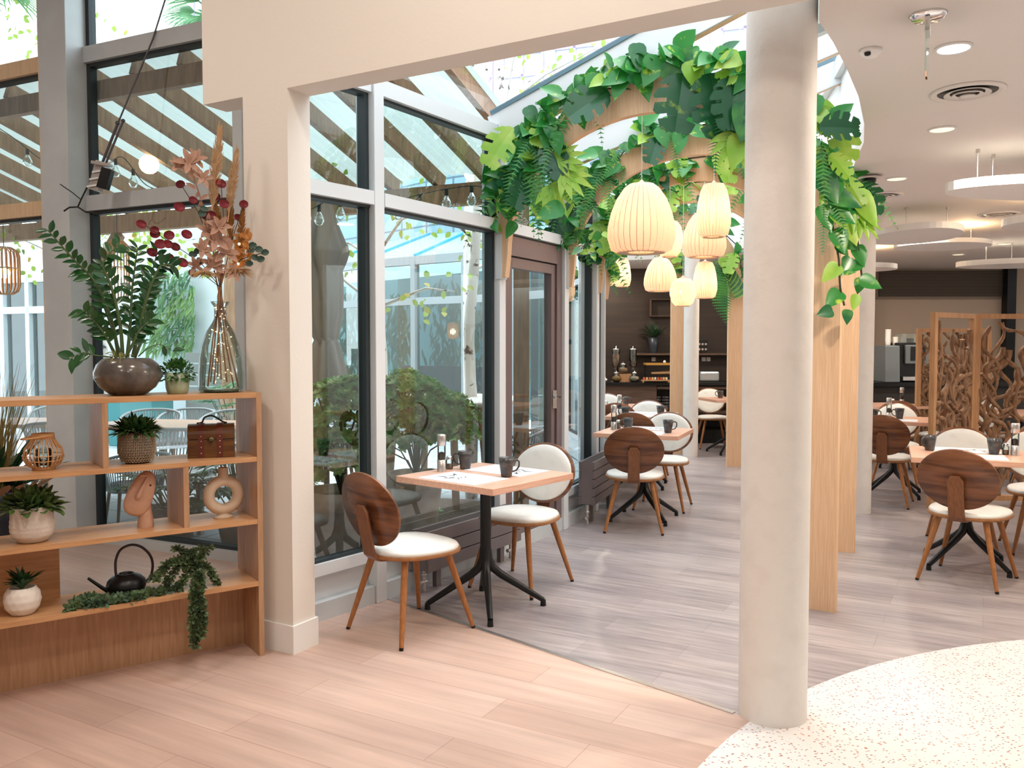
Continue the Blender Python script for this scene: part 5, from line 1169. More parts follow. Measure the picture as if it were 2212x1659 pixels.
for k, u in enumerate((1372, 1385, 1398, 1418, 1437)):
    q = bp(u, 875, 12.85); t = thing('bowl_stack', '%s stack of dark bowls on the shelf under the buffet' % ['leftmost low', 'second low', 'third low', 'taller left', 'taller right'][k], 'bowls', (q.x, 12.85, .476), 0, G2)
    h = .10 if k < 3 else .22
    for i in range(3 if k < 3 else 5): MB().lathe([(.04, 0), (.065, .02), (.075, .05), (.07, .05), (.06, .022), (.001, .01)], 20).build('bowl', M['darkgrey'], t, loc=(0, 0, i*h/5))
for u, lb in ((1331, 'cereal dispenser with pinkish flakes on the buffet'), (1368, 'half-empty cereal dispenser right on the buffet')):
    q = bp(u, 828, 12.9); t = thing('cereal_dispenser', lb, 'cereal dispenser', (q.x, 12.95, CZ), 0)
    MB().lathe([(.07, 0), (.07, .01), (.012, .012), (.012, .12), (.02, .13)], 20).build('stand', M['steel'], t); MB().lathe([(.02, .13), (.035, .16), (.035, .21), (.02, .22)], 16).build('valve', M['darkgrey'], t)
    MB().lathe([(.02, .20), (.055, .25), (.057, .48), (.055, .49)], 24).build('clear_tube', M['clear'], t); MB().lathe([(.06, .49), (.06, .505), (.01, .51), (.008, .54), (.001, .545)], 20).build('lid', M['chrome'], t)
    hh = .42 if u < 1350 else .31; MB().lathe([(.016, .20), (.045, .25), (.05, hh), (.001, hh+.005)], 20).build('cereal', mat('flakes' if u < 1350 else 'dark_flakes', (.40, .22, .16) if u < 1350 else (.12, .09, .08), .8, noise=((.6, .4, .3), 60, .4, .6)), t)
for u, z, c, lb in ((1331, 0, (.55, .28, .06), 'round glass jar of orange cereal on the buffet'), (1370, 0, (.60, .48, .36), 'round glass jar of pale cereal on the buffet'), (1347, .13, (.50, .27, .13), 'raised glass jar of granola between the two cereal dispensers')):
    q = bp(u, 826, 12.8); t = thing('cereal_jar', lb, 'jar', (q.x, 12.78 if not z else 12.85, CZ+z), 0)
    MB().lathe([(.04, 0), (.07, .03), (.078, .06), (.06, .10), (.04, .12), (.04, .135)], 24).build('glass', M['clear'], t); MB().lathe([(.035, .004), (.065, .03), (.072, .06), (.055, .085), (.001, .09)], 24).build('cereal', mat('cereal', c, .8), t); MB().lathe([(.043, .135), (.043, .15), (.01, .155), (.012, .17), (.001, .172)], 20).build('lid', M['chrome'], t)
q = bp(1347, 823, 12.85); tag(MB().box((0, 0, .06), (.22, .16, .12)).build('display_riser', M['screenwood'], loc=(q.x, 12.87, CZ)), 'small wooden riser carrying the raised cereal jar', 'riser')
for u, lb in ((1291, 'silver sugar pot at the left end of the buffet'), (1307, 'second silver sugar pot on the buffet')):
    q = bp(u, 826, 12.75); t = thing('sugar_pot', lb, 'pot', (q.x, 12.75, CZ), 0); MB().lathe([(.03, 0), (.045, .02), (.045, .05), (.03, .06)], 20).build('bowl', M['chrome'], t); MB().lathe([(.032, .06), (.02, .075), (.001, .085)], 16).build('lid', M['chrome'], t)
q = bp(1425, 826, 12.8); t = thing('bread_display', 'wooden-topped bread display with loaves on the buffet', 'bread display', (q.x, 12.9, CZ), 0)
MB().box((.05, 0, .27), (.52, .30, .03)).build('top_board', mat('honey_wood', (.50, .27, .06), .5), t); MB().box((.05, -.02, .10), (.46, .26, .012)).build('tray', M['black'], t)
for x, y in ((-.19, -.13), (.29, -.13), (-.19, .13), (.29, .13)): MB().box((x, y, .13), (.015, .015, .27)).build('leg', M['black'], t)
for k in range(3): MB().tube([(-.12+.03*k, -.06+.05*k, .13), (.22+.02*k, -.05+.05*k, .135+.01*k)], [.02, .025], 10).build('baguette', mat('bread%d' % k, (.50, .30, .15), .8), t)
MB().ball((.08, -.05, .305), .022, 10).build('knob', M['white'], t)
r = random.Random(6); q = bp(1415, 826, 12.7)
t = thing('jam_tray', 'low wooden tray of tiny jam jars on the buffet front', 'tray', (q.x, 12.66, CZ), 0); MB().box((0, 0, .03), (.42, .12, .015)).build('tray', M['screenwood'], t)
for x in (-.19, .19): MB().box((x, 0, .012), (.02, .11, .024)).build('foot', M['screenwood'], t)
for k in range(9): MB().lathe([(.015, .0), (.018, .03), (.014, .036), (.001, .038)], 10, (-.17+.042*k, r.uniform(-.02, .02), .038)).build('jam_jar', mat('jam%d' % k, r.choice([(.5, .1, .06), (.6, .4, .15), (.7, .65, .55)]), .3), t)
q = bp(1413, 765, 13.2); tag(MB().box((0, 0, 0), (1.7, .24, .03)).build('wall_shelf', dk, loc=(q.x+.55, 13.28, q.z)), 'long dark shelf on the board wall behind the buffet', 'shelf')
t = thing('potted_plant', 'spiky plant in a tall black pot on the dark wall shelf', 'plant', (q.x, 13.25, q.z+.016), 0); MB().lathe([(.055, 0), (.07, .10), (.085, .24), (.078, .24), (.001, .22)], 24).build('pot', mat('blueblack', (.02, .028, .04), .4), t); spiky(t, (0, 0, .23), .05, 44, .34, .035, mat('dark_yucca', (.025, .07, .03), .5), 61, .98, lo=.3)
q = bp(1440, 665, 13.3)
t = thing('wall_frame_shelf', 'thin square wooden frame shelf on the dark wall above the plant', 'shelf', (q.x, 13.33, q.z), 0)
for c_, s_ in (((0, 0, .13), (.5, .12, .012)), ((0, 0, -.13), (.5, .12, .012)), ((-.25, 0, 0), (.012, .12, .27)), ((.25, 0, 0), (.012, .12, .27))): MB().box(c_, s_).build('board', dk, t)
for u, lb in ((1412, 'single light socket plate on the dark wall'), (1520, 'left socket plate above the toaster'), (1530.5, 'right socket plate above the toaster')):
    q = D(u, 776, 13.39); t = thing('wall_socket', lb, 'socket', (q.x, 13.392, q.z), 0); MB().box((0, 0, 0), (.062, .012, .062)).build('plate', M['white'], t); MB().lathe([(.001, 0), (.02, 0), (.02, .004), (.001, .004)], 16).build('insert', M['steel'], t)
q = bp(1530, 826, 12.85); t = thing('toaster', 'brushed steel toaster on the buffet, right of the far column', 'toaster', (q.x, 12.85, CZ), 0)
MB().box((0, 0, .085), (.30, .17, .15)).build('body', mat('toaster_steel', (.55, .62, .66), .3, .8), t, bevel=.025); MB().box((0, 0, .158), (.24, .03, .01)).build('slot', M['black'], t); MB().box((.158, 0, .1), (.02, .03, .02)).build('lever', M['black'], t)
q = bp(1517, 747, 13.2); t = thing('lantern', 'small dark patterned lantern on the wall shelf right of the far column', 'lantern', (q.x, 13.25, bp(1413, 765, 13.2).z+.016), 0); MB().box((0, 0, .11), (.16, .14, .2)).build('body', M['black'], t, bevel=.005)
for k in range(6): MB().tube([(-.05+.05*(k % 3), -.072, .06+.08*(k//3)), (-.05+.05*(k % 3), -.076, .06+.08*(k//3))], .018, 8).build('cutout', M['steel'], t)
# coffee corner
CX = D(1940, 800, 11.6).x
t = thing('coffee_counter', 'black counter under the coffee machine at the back', 'counter', (CX-.35, 11.6, 0), 0)
MB().box((1.0, .3, .94), (2.6, .7, .06)).build('worktop', M['black'], t, bevel=.003); MB().box((1.0, .32, .455), (2.5, .6, .91)).build('cabinet', mat('near_black', (.03, .025, .022), .6), t)
t = thing('coffee_machine', 'grey and black automatic coffee machine on the black counter', 'coffee machine', (CX+.02, 11.75, .97), 0)
cg = mat('machine_grey', (.19, .22, .24), .4, .3)
ext([(-.22, 0), (-.19, .5), (.22, .5), (.22, 0)], -.22, -.02).build('side_housing', cg, t, bevel=.01); MB().box((.14, .05, .27), (.32, .34, .54)).build('body', M['black'], t, bevel=.01)
MB().box((.22, -.14, .38), (.30, .05, .26)).build('front_door', cg, t, bevel=.01); MB().box((.24, -.17, .39), (.20, .01, .19)).build('screen', M['black'], t); MB().box((.16, -.14, .05), (.28, .16, .05)).build('drip_tray', M['steel'], t)
MB().box((.18, 0, .60), (.26, .22, .12)).build('bean_hopper', M['clear'], t)
for x, h, lb in ((-.10, .20, 'tall stack of white paper cups on the coffee machine'), (.0, .09, 'short stack of white paper cups on the coffee machine')):
    t = thing('cup_stack', lb, 'paper cups', (CX+.02+x, 11.75, 1.475), 0)
    for k in range(max(2, int(h/.035))): MB().lathe([(.030, 0), (.038, .08), (.036, .08), (.028, .004), (.001, .004)], 18).build('cup', M['white'], t, loc=(0, 0, k*.035))
q = D(1971, 737, 13.38); t = thing('wall_switch', 'small black switch plate on the beige wall above the coffee machine', 'switch', (q.x, 13.39, q.z), 0); MB().box((0, 0, 0), (.16, .012, .09)).build('plate', M['black'], t); MB().box((0, -.008, 0), (.06, .006, .05)).build('rocker', M['darkgrey'], t)
# ================================================================ DRIFTWOOD SCREENS
def screen_panel(t, a, b, zb, zt, seed, n, w=.045):
    a = Vector((*a, 0)); b = Vector((*b, 0)); d = (b-a).normalized(); L_ = (b-a).length
    f = lambda x, z: a+d*x+Vector((0, 0, z))
    MB().bar(f(w/2, zb), f(w/2, zt), w, .05, up=d).build('post', M['screenwood'], t, bevel=.002); MB().bar(f(L_-w/2, zb), f(L_-w/2, zt), w, .05, up=d).build('post', M['screenwood'], t, bevel=.002)
    MB().bar(f(w, zt-w/2), f(L_-w, zt-w/2), .05, w).build('top_rail', M['screenwood'], t); MB().bar(f(w, zb+w/2), f(L_-w, zb+w/2), .05, w).build('bottom_rail', M['screenwood'], t)
    r = random.Random(seed); o = MB(); x0, x1, z0, z1 = w, L_-w, zb+w, zt-w
    for k in range(n):
        z = r.uniform(z0, z1-.25) if k > 5 else z0; x = r.uniform(x0, x1); an = r.choice((1, 1, 1, -1))*r.uniform(.6, 2.5); pts = []; st_ = .045; m_ = r.randint(9, 22) if k > 5 else 40; R0 = r.uniform(.013, .024); ph = r.uniform(0, 6); wb_ = r.uniform(.5, 1.3)
        an = PI/2+r.uniform(-.7, .7)
        for j in range(m_):
            pts.append(f(x, z)+Vector((-d.y, d.x, 0))*.012*math.sin(j*.7+ph)); aa = an+wb_*math.sin(j*.55+ph); x += math.cos(aa)*st_; z += math.sin(aa)*st_
            if x < x0 or x > x1: x = min(max(x, x0), x1); ph += PI*.6; an = PI-an
            if z > z1 or z < z0: break
        if len(pts) > 2: o.tube(pts, [R0*(.75+.5*abs(math.sin(j*.8+ph))) for j in range(len(pts))], 6)
    o.build('branch_lattice', M['branch'], t)
t = thing('folding_screen', 'tall wooden room divider filled with driftwood branches at the right', 'room divider', (0, 0, 0))
z_t = 1.755; screen_panel(t, (3.62, 7.30), (4.20, 7.72), .05, z_t, 71, 24); screen_panel(t, (4.21, 7.72), (5.15, 7.70), .05, z_t, 72, 34)
for c in t.children: pass
t = thing('folding_screen', 'second driftwood screen standing behind the first one, lower in view', 'room divider', (0, 0, 0))
screen_panel(t, (4.80, 10.05), (5.72, 10.15), .05, 1.67, 73, 50)
# ================================================================ THE COURTYARD
o = MB(); o.prism([(-14, 4), (-9, 9), lw(-6.2), lw(1.38), (-1.25, 4.33), MU[1], MU[2], MU[3], MU[4], MU[5], MU[6], MU[7], MU[8], (.6, 13), (-3, 30), (-20, 30), (-24, 8)], -.14, -.02)
struct(o.build('floor', M['paver']))
mb_ = thing('mulch_bed', 'patch of bark mulch and dry leaves round the birch table outside', 'planting bed', (-.75, 7.6, -.02)); 
MB().lathe([(.001, .02), (.45, .018), (.62, .0)], 28).build('mulch', M['soil'], mb_); mb_['kind'] = 'stuff'
# pergola
t = thing('pergola', 'timber pergola with corrugated roof sheets just outside the tall glass wall', 'pergola', (0, 0, 0))
PT = wood('pergola_timber', (.34, .19, .11), (.50, .30, .18), 2, .7, 4, 7)
def pg(s, n_, z): p = L0+LD*s+LN*n_; return Vector((p.x, p.y, z))
zin, zou, dep = 3.60, 2.98, 2.05
for s in [2.55-.47*k for k in range(18)]: MB().bar(pg(s, .1, zin-.09), pg(s, dep+.1, zou-.09), .055, .13).build('joist', PT, t)
MB().bar(pg(2.6, dep, zou-.22), pg(-6, dep, zou-.22), .10, .18).build('outer_beam', PT, t); MB().bar(pg(2.5, .09, zin-.24), pg(-6, .09, zin-.24), .06, .14).build('wall_plate', PT, t)
for s in (2.42, -2.85): 
    MB().bar(pg(s, dep, 0), pg(s, dep, zou-.3), .13, .13).build('post', PT, t)
    if s < 0: MB().bar(pg(s+.05, dep, 2.1), pg(s+.55, dep, zou-.32), .09, .10).build('brace', PT, t); MB().bar(pg(s-.05, dep, 2.1), pg(s-.5, dep, zou-.32), .09, .10).build('brace', PT, t)
sheet = mat('corrugated_sheet', (.46, .54, .52), .5, trans=.45)
o = MB(); n = 330; s0, s1 = -6.0, 2.62; vs = []
for i in range(n+1):
    s = s0+(s1-s0)*i/n; dz = .012*math.sin(i*1.9); vs += [tuple(pg(s, .02, zin+dz)), tuple(pg(s, dep+.2, zou+dz))]
o.add(vs, [(2*i, 2*i+2, 2*i+3, 2*i+1) for i in range(n)], 0, True); o.build('roof_sheet', sheet, t)
# string lights
def bulbs(pts, n, label):
    P_ = smooth(pts, 8); t = thing('string_lights', label, 'string lights', P_[0]); q0 = P_[0]
    MB().tube([p-q0 for p in P_], .004, 5).build('cable', M['black'], t)
    for k in range(n):
        p = P_[int((k+.5)*len(P_)/n)]-q0; MB().tube([p, p-Vector((0, 0, .05))], .014, 8).build('lamp_holder', M['black'], t)
        MB().lathe([(.012, -.05), (.022, -.07), (.036, -.10), (.036, -.12), (.022, -.145), (.001, -.15)], 14, p).build('bulb', M['clear'], t)
bulbs([D(-60, 240, 7.5), D(25, 295, 7.4), D(90, 345, 7.3), D(150, 370, 7.2), D(230, 355, 7.1), D(265, 340, 7.0), D(310, 395, 7.0), D(345, 412, 6.9)], 7, 'string of clear bulbs hanging under the pergola left of the grey post')
bulbs([D(640, 470, 6.3), D(680, 448, 6.3), D(720, 432, 6.3), D(790, 440, 6.3), D(860, 432, 6.3), D(915, 418, 6.4), D(980, 406, 6.4), D(1030, 402, 6.4), D(1070, 415, 6.4)], 9, 'string of clear bulbs crossing behind the front window panes')
# round paper globe lamp glowing
q = D(322, 355, 7.6); t = thing('globe_lamp', 'glowing round globe lamp hanging under the pergola roof', 'pendant lamp', q); MB().ball((0, 0, 0), .085, 24).build('globe', emis('globe_glow', (1, .85, .58), 4), t); MB().tube([(0, 0, .085), (0, 0, pg(0, 0, 3.1).z-q.z)], .003, 5).build('cord', M['black'], t)
def wicker(u, v0, v1, Y, w, label):
    a = D(u, v0, Y); b = D(u, v1, Y); h = a.z-b.z; t = thing('wicker_lantern', label, 'pendant lamp', (a.x, a.y, b.z)); r0 = w/2
    o = MB(); pr = [(.55, 0), (.85, .06), (1, .18), (1, .80), (.9, .93), (.5, 1)]
    for j in range(22): an = 2*PI*j/22; o.tube([(r0*q*math.cos(an), r0*q*math.sin(an), z*h) for q, z in pr], .006, 5)
    o.build('ribs', mat('orange_wicker', (.60, .27, .07), .6), t)
    for q, z in ((.57, 0), (1.0, .55), (.52, 1)): MB().tube([(r0*q*math.cos(2*PI*k/24), r0*q*math.sin(2*PI*k/24), z*h) for k in range(24)], .006, 5, closed=True).build('hoop', M['arch'], t)
    MB().ball((0, 0, h*.45), .05, 12).build('bulb', emis('warm_bulb', (1, .6, .25), 12), t); MB().tube([(0, 0, h), (0, 0, 2.75-b.z)], .004, 5).build('cord', M['black'], t)
    lamp('POINT', 'wicker_light', (a.x, a.y, b.z+h*.45), 5, (1, .6, .3), .05)
wicker(8, 535, 635, 8.0, .26, 'wicker lantern hanging outside at the left edge of the picture')
wicker(253, 520, 650, 8.3, .21, 'wicker lantern outside, seen through the leaves of the tall plant')
wicker(978, 697, 732, 14.9, .20, 'small glowing wicker lamp inside the far glass building')
# rope chairs
RC = mat('rope_grey', (.42, .46, .48), .7); RW = mat('teak_legs', (.40, .25, .15), .6)
def rope_chair():
    t = thing('rope_chair', 'x', 'chair', (0, 0, 0), 0)
    rim = [( .24, -.29, .62), (.05, -.31, .66), (-.15, -.29, .74), (-.26, -.17, .78), (-.29, 0, .79), (-.26, .17, .78), (-.15, .29, .74), (.05, .31, .66), (.24, .29, .62)]
    low = [( .22, -.22, .42), (.05, -.24, .42), (-.12, -.23, .42), (-.20, -.14, .42), (-.22, 0, .42), (-.20, .14, .42), (-.12, .23, .42), (.05, .24, .42), (.22, .22, .42)]
    A_ = smooth(rim, 6); B_ = smooth(low, 6)
    MB().tube(A_, .014, 8).build('rim', RC, t); MB().tube(B_+[Vector((.22, 0, .42))], .012, 6, closed=True).build('seat_rail', RC, t)
    o = MB()
    for i in range(1, len(A_)-1): o.tube([A_[i], B_[min(i+1, len(B_)-1)]], .0055, 4)
    o.build('rope_weave', RC, t)
    slab(MB(), ell(.23, .22, 24, 2.6), [(.95, .425), (1, .44), (.95, .475), (.5, .48)], lambda x, y, h: (x, y, h)).build('seat_pad', mat('dark_pad', (.07, .09, .10), .7) if not bpy.data.materials.get('dark_pad') else bpy.data.materials['dark_pad'], t)
    for x in (-.17, .17):
        for y in (-.18, .18): MB().tube([(x, y, .43), (x*1.25, y*1.25, 0)], [.018, .011], 8).build('leg', RW, t)
    return t
RCH = rope_chair()
def rchair(u, v, Y, deg, label, sc=None, z=.79):
    q = D(u, v, Y); return place(RCH, (q.x, q.y, -.02), math.radians(deg), label, None, sc)
for a_ in [(372, 925, 7.3, 110, 'grey rope chair with its back to us outside, behind the little chest'), (322, 900, 9.0, -80, 'rope chair facing us beyond the pink outdoor table, left of centre'), (398, 903, 9.1, -90, 'rope chair facing us beyond the pink outdoor table, above the chest'), (486, 910, 8.9, -100, 'rope chair outside nearest the pier'),
           (135, 915, 7.9, 100, 'rope chair outside behind the bamboo lantern'), (128, 897, 9.6, -70, 'rope chair outside further behind the bamboo lantern'), (290, 1030, 6.75, 130, 'grey rope chair close to the glass behind the face sculpture', .82), (150, 1010, 7.0, 60, 'grey rope chair close to the glass beside the white pot', .82),
           (712, 882, 7.75, 200, 'blue-grey tub chair beside the closed parasol', .95), (1115, 905, 7.6, 180, 'blue-grey rope chair seen through the glass door', .95)]: rchair(*a_[:4], a_[4], a_[5] if len(a_) > 5 else None)
def otable(c, w, d_, h, deg, label, mt, slat=False):
    t = thing('outdoor_table', label, 'table', (c[0], c[1], -.02), math.radians(deg))
    if slat:
        for k in range(int(d_/.09)): MB().box((0, -d_/2+.045+.09*k, h-.012), (w, .07, .024)).build('slat', mt, t)
    else: MB().box((0, 0, h-.018), (w, d_, .036)).build('top', mt, t, bevel=.004)
    for x in (-.42, .42):
        for y in (-.4, .4): MB().box((x*w, y*d_, (h-.03)/2), (.04, .04, h-.03)).build('leg', M['alu'], t)
q = D(370, 915, 8.15); otable((q.x, q.y), 1.4, .8, .74, -10, 'pink-topped outdoor table between the rope chairs', M['tabletop'])
q = D(400, 1012, 6.95); otable((q.x-.2, 7.15), 1.5, .75, .46, -25, 'low white slatted table outside the tall glass', M['white'], True)
q = D(60, 905, 8.4); otable((q.x, q.y), .8, .8, .74, 0, 'outdoor table at the left edge behind the lantern', M['tabletop'])
# fatsia plants right outside the tall glass
def fatsia(c, n, h, seed, label, mt, L_=.17):
    t = thing('fatsia_plant', label, 'plant', c); r = random.Random(seed); o = MB(); st = MB()
    for k in range(n):
        a = r.uniform(0, 2*PI); q = r.uniform(.05, .36); z = h*r.uniform(.3, 1); p = Vector((q*math.cos(a), q*math.sin(a), z)); st.tube([(0, 0, .1), p*.5+Vector((0, 0, .1)), p], .005, 4)
        palm(o, p, Vector((math.cos(a), math.sin(a), r.uniform(-.3, .4))), (0, 0, 1), L_*r.uniform(.8, 1.2), 7, .27)
    o.build('leaves', mt, t); st.build('stalks', M['stemg'], t); MB().lathe([(.14, 0), (.19, .25), (.17, .25), (.001, .22)], 24).build('pot', M['rad'], t)
FT = mat('fatsia_leaf', (.02, .13, .04), .35, noise=((.05, .22, .06), 5, .4, .7), trans=.2)
fatsia((-2.05, 6.35, -.02), 46, .85, 81, 'broad-leaved plant outside behind the ring vase', FT); fatsia((-2.62, 6.5, -.02), 34, .7, 82, 'broad-leaved plant outside left of the shelf divider', FT); fatsia((-1.75, 6.5, -.02), 26, .55, 83, 'low broad-leaved plant outside behind the trailing plant', FT)
fatsia((-3.2, 9.9, .0), 44, 1.2, 84, 'feathery green plant in the courtyard beside the teal planter', mat('palm_green', (.05, .25, .10), .5, trans=.3), .22)
# courtyard wall with glazed door, hanging plants, teal planters
def cw_(s, n_=5.6): p = L0+LD*(s-6.15)+LN*n_; return (p.x, p.y)
t = thing('courtyard_building', 'white rendered courtyard building with a glazed door, across from the tall glass', 'building', (0, 0, 0))
ww = mat('white_render', (.62, .70, .74), .8); MB().seg(cw_(-.9), cw_(2.3), 0, 3.6, 0, .2).build('wall', ww, t); MB().seg(cw_(-7), cw_(-3.4), 0, 3.6, 0, .2).build('wall', ww, t); MB().seg(cw_(-3.4), cw_(-.9), 2.7, 3.6, 0, .2).build('lintel', ww, t)
fr = mat('white_frame', (.72, .80, .84), .5)
for s in (-3.35, -2.65, -2.0, -1.5, -.95): MB().seg(cw_(s-.05), cw_(s+.05), 0, 2.7, -.05, .1).build('frame_post', fr, t)
for z in (.1, 2.1, 2.65): MB().seg(cw_(-3.4), cw_(-.9), z-.06, z+.06, -.05, .1).build('frame_rail', fr, t)
MB().seg(cw_(-3.4), cw_(-.9), 0, 2.7, .03, .04).build('pane', M['glass'], t)
MB().seg(cw_(-4.2, 8), cw_(0, 8), 0, 2.7, 0, .1).build('inner_wall', mat('inner_teal', (.16, .30, .30), .8), t); MB().seg(cw_(-2.8, 7.2), cw_(-2.0, 7.2), .2, 1.0, 0, .3).build('yellow_cabinet', mat('ochre', (.50, .32, .06), .6), t)
MB().seg(cw_(-1.95, 7.2), cw_(-1.2, 7.2), .2, 1.4, 0, .3).build('teal_cabinet', mat('teal', (.03, .25, .27), .6), t)
t = thing('plant_wall', 'hanging green plant panel on the white courtyard wall', 'plant wall', (*cw_(.85, 5.5), 1.95)); r = random.Random(9); o = MB()
for k in range(520): x = r.uniform(-.55, .55); z = r.uniform(-.55, .7); p = Vector((LD.x*x, LD.y*x, z)); o.leaf(p, Vector((r.uniform(-.6, .6), -1, r.uniform(-1.6, .4))), (0, -1, .4), .22, .035, .3, 'long')
o.build('foliage', mat('wall_foliage', (.05, .22, .10), .5, noise=((.20, .40, .12), 3, .4, .6), trans=.25), t)
for s, w, lb in ((.2, .5, 'teal planter box by the white courtyard wall, left one'), (1.2, .9, 'wide teal planter box by the white courtyard wall')):
    t = thing('planter_box', lb, 'planter', (*cw_(s, 4.6), -.02), math.atan2(LD.y, LD.x)); MB().box((0, 0, .35), (w, .4, .7)).build('box', bpy.data.materials['teal'], t, bevel=.01); MB().box((0, 0, .72), (w+.04, .44, .04)).build('rim', bpy.data.materials['teal'], t)
t = thing('timber_fence', 'grey horizontal board fence at the back of the courtyard', 'fence', (*cw_(1.7, 5.0), 0), math.atan2(LD.y, LD.x))
for k in range(8): MB().box((.6, 0, .1+.17*k), (1.2, .03, .15)).build('board', mat('grey_boards', (.22, .24, .23), .8) if k == 0 else bpy.data.materials['grey_boards'], t)
# closed parasol
q = D(703, 748, 6.9); t = thing('parasol', 'closed grey-brown parasol tied up outside the front window', 'parasol', (q.x, q.y, -.02), 0)
PF = mat('parasol_cloth', (.30, .27, .245), .85); fold = lambda k, am: (lambda a, z: am*math.sin(k*a)+am*.5*math.sin((k+3)*a+z*3))
zz_ = lambda v: EYE+(748-v)/F*6.9+.02
MB().lathe([(.001, zz_(400)), (.045, zz_(430)), (.10, zz_(490)), (.17, zz_(545)), (.15, zz_(565)), (.10, zz_(600))], 56, ribs=fold(7, .16)).build('top_tier', PF, t)
MB().lathe([(.11, zz_(545)), (.13, zz_(600)), (.125, zz_(680)), (.095, zz_(728)), (.08, zz_(737))], 56, ribs=fold(8, .12)).build('wrapped_cloth', PF, t)
MB().lathe([(.08, zz_(735)), (.10, zz_(750)), (.14, zz_(800)), (.155, zz_(835)), (.13, zz_(850))], 56, ribs=fold(7, .2)).build('skirt', PF, t)
MB().lathe([(.083, zz_(742)), (.088, zz_(736)), (.083, zz_(730))], 30).build('strap', PF, t); MB().tube([(0, 0, 0), (0, 0, zz_(420))], .024, 12).build('pole', M['black'], t); MB().lathe([(.26, 0), (.26, .05), (.05, .08)], 28).build('base', M['black'], t)
# birch trees and the round table built round one
def birch(name, base, pts, rad, label, leaves, seed, spread=.5, branches=9):
    t = thing(name, label, 'tree', base); P_ = smooth([Vector(p) for p in pts], 6); MB().tube(P_, [rad*(1-.5*i/len(P_))*(1+.06*math.sin(i*2.1)) for i in range(len(P_))], 14).build('trunk', M['birch'], t)
    r = random.Random(seed); o = MB(); lf = MB()
    for k in range(branches):
        i = int(len(P_)*r.uniform(.4, .98)); p = P_[min(i, len(P_)-1)]; a = r.uniform(0, 2*PI); L_ = r.uniform(.5, 1.3)*spread*1.6; e = p+Vector((math.cos(a), math.sin(a), r.uniform(.1, .9)))*L_
        m_ = p.lerp(e, .5)+Vector((r.uniform(-.1, .1), r.uniform(-.1, .1), .1)); o.tube([p, m_, e], [rad*.32, rad*.2, rad*.06], 6)
        for j in range(leaves):
            q = m_.lerp(e, r.uniform(-.3, 1.1))+Vector([r.gauss(0, .12*spread*2) for _ in range(3)]); lf.leaf(q, Vector((r.uniform(-1, 1), r.uniform(-1, 1), -.6)), (r.uniform(-1, 1), -1, .5), .07, .055, .1, 'oval')
    o.build('branches', M['birch'], t); lf.build('foliage', M['autumn'], t); return t
c = D(1018, 858, 8.2); bx, by = c.x, c.y
birch('birch_tree', (bx, by, -.02), [(0, 0, 0), (.0, 0, .9), (-.02, 0, 1.6), (.02, 0, 2.1), (.07, 0, 2.9), (.08, 0, 3.6), (.20, .05, 4.6), (.15, .1, 6)], .062, 'white birch trunk growing up through the round table outside', 26, 91, .6, 12)
c2 = D(833, 850, 7.9); birch('birch_tree', (c2.x, c2.y, -.02), [(0, 0, 0), (-.02, 0, .9), (-.05, 0, 1.7), (-.12, 0, 2.6), (-.2, 0, 3.6), (-.1, 0, 5)], .06, 'second birch trunk, half hidden behind the front mullion', 18, 92, .5, 8)
for k, (u, Y, lb) in enumerate([(1010, 12.0, 'thin birch seen through the sloping roof, left one'), (1075, 12.6, 'thin birch seen through the sloping roof, beside the rafter')]):
    c3 = D(u, 300, Y); birch('birch_tree', (c3.x, c3.y, -.02), [(0, 0, 0), (0, 0, 3), (.08, 0, 5), (-.05, 0, 6.6), (.1, 0, 8)], .07, lb, 10, 95+k, .9, 12)
t = thing('round_table', 'round white table top built around the birch trunk outside', 'table', (bx-.30, by-.20, -.02)); MB().lathe([(.78, .955), (.80, .96), (.80, .99), (.78, .995), (.12, .995), (.12, .955)], 56).build('top', mat('pale_worktop', (.74, .68, .62), .5), t)
for a in range(4): MB().tube([(.5*math.cos(a*PI/2+.4), .5*math.sin(a*PI/2+.4), 0), (.42*math.cos(a*PI/2+.4), .42*math.sin(a*PI/2+.4), .955)], .035, 10).build('leg', RW, t)
MB().lathe([(.30, .62), (.34, .955)], 24).build('underframe', RW, t)
t = birch('autumn_tree', (-5.2, 10.6, -.02), [(0, 0, 0), (.1, 0, 1.4), (-.1, 0, 2.4), (.1, 0, 4), (0, 0, 5.5)], .05, 'small tree with yellow-green leaves behind the pergola post', 60, 99, .9, 16)
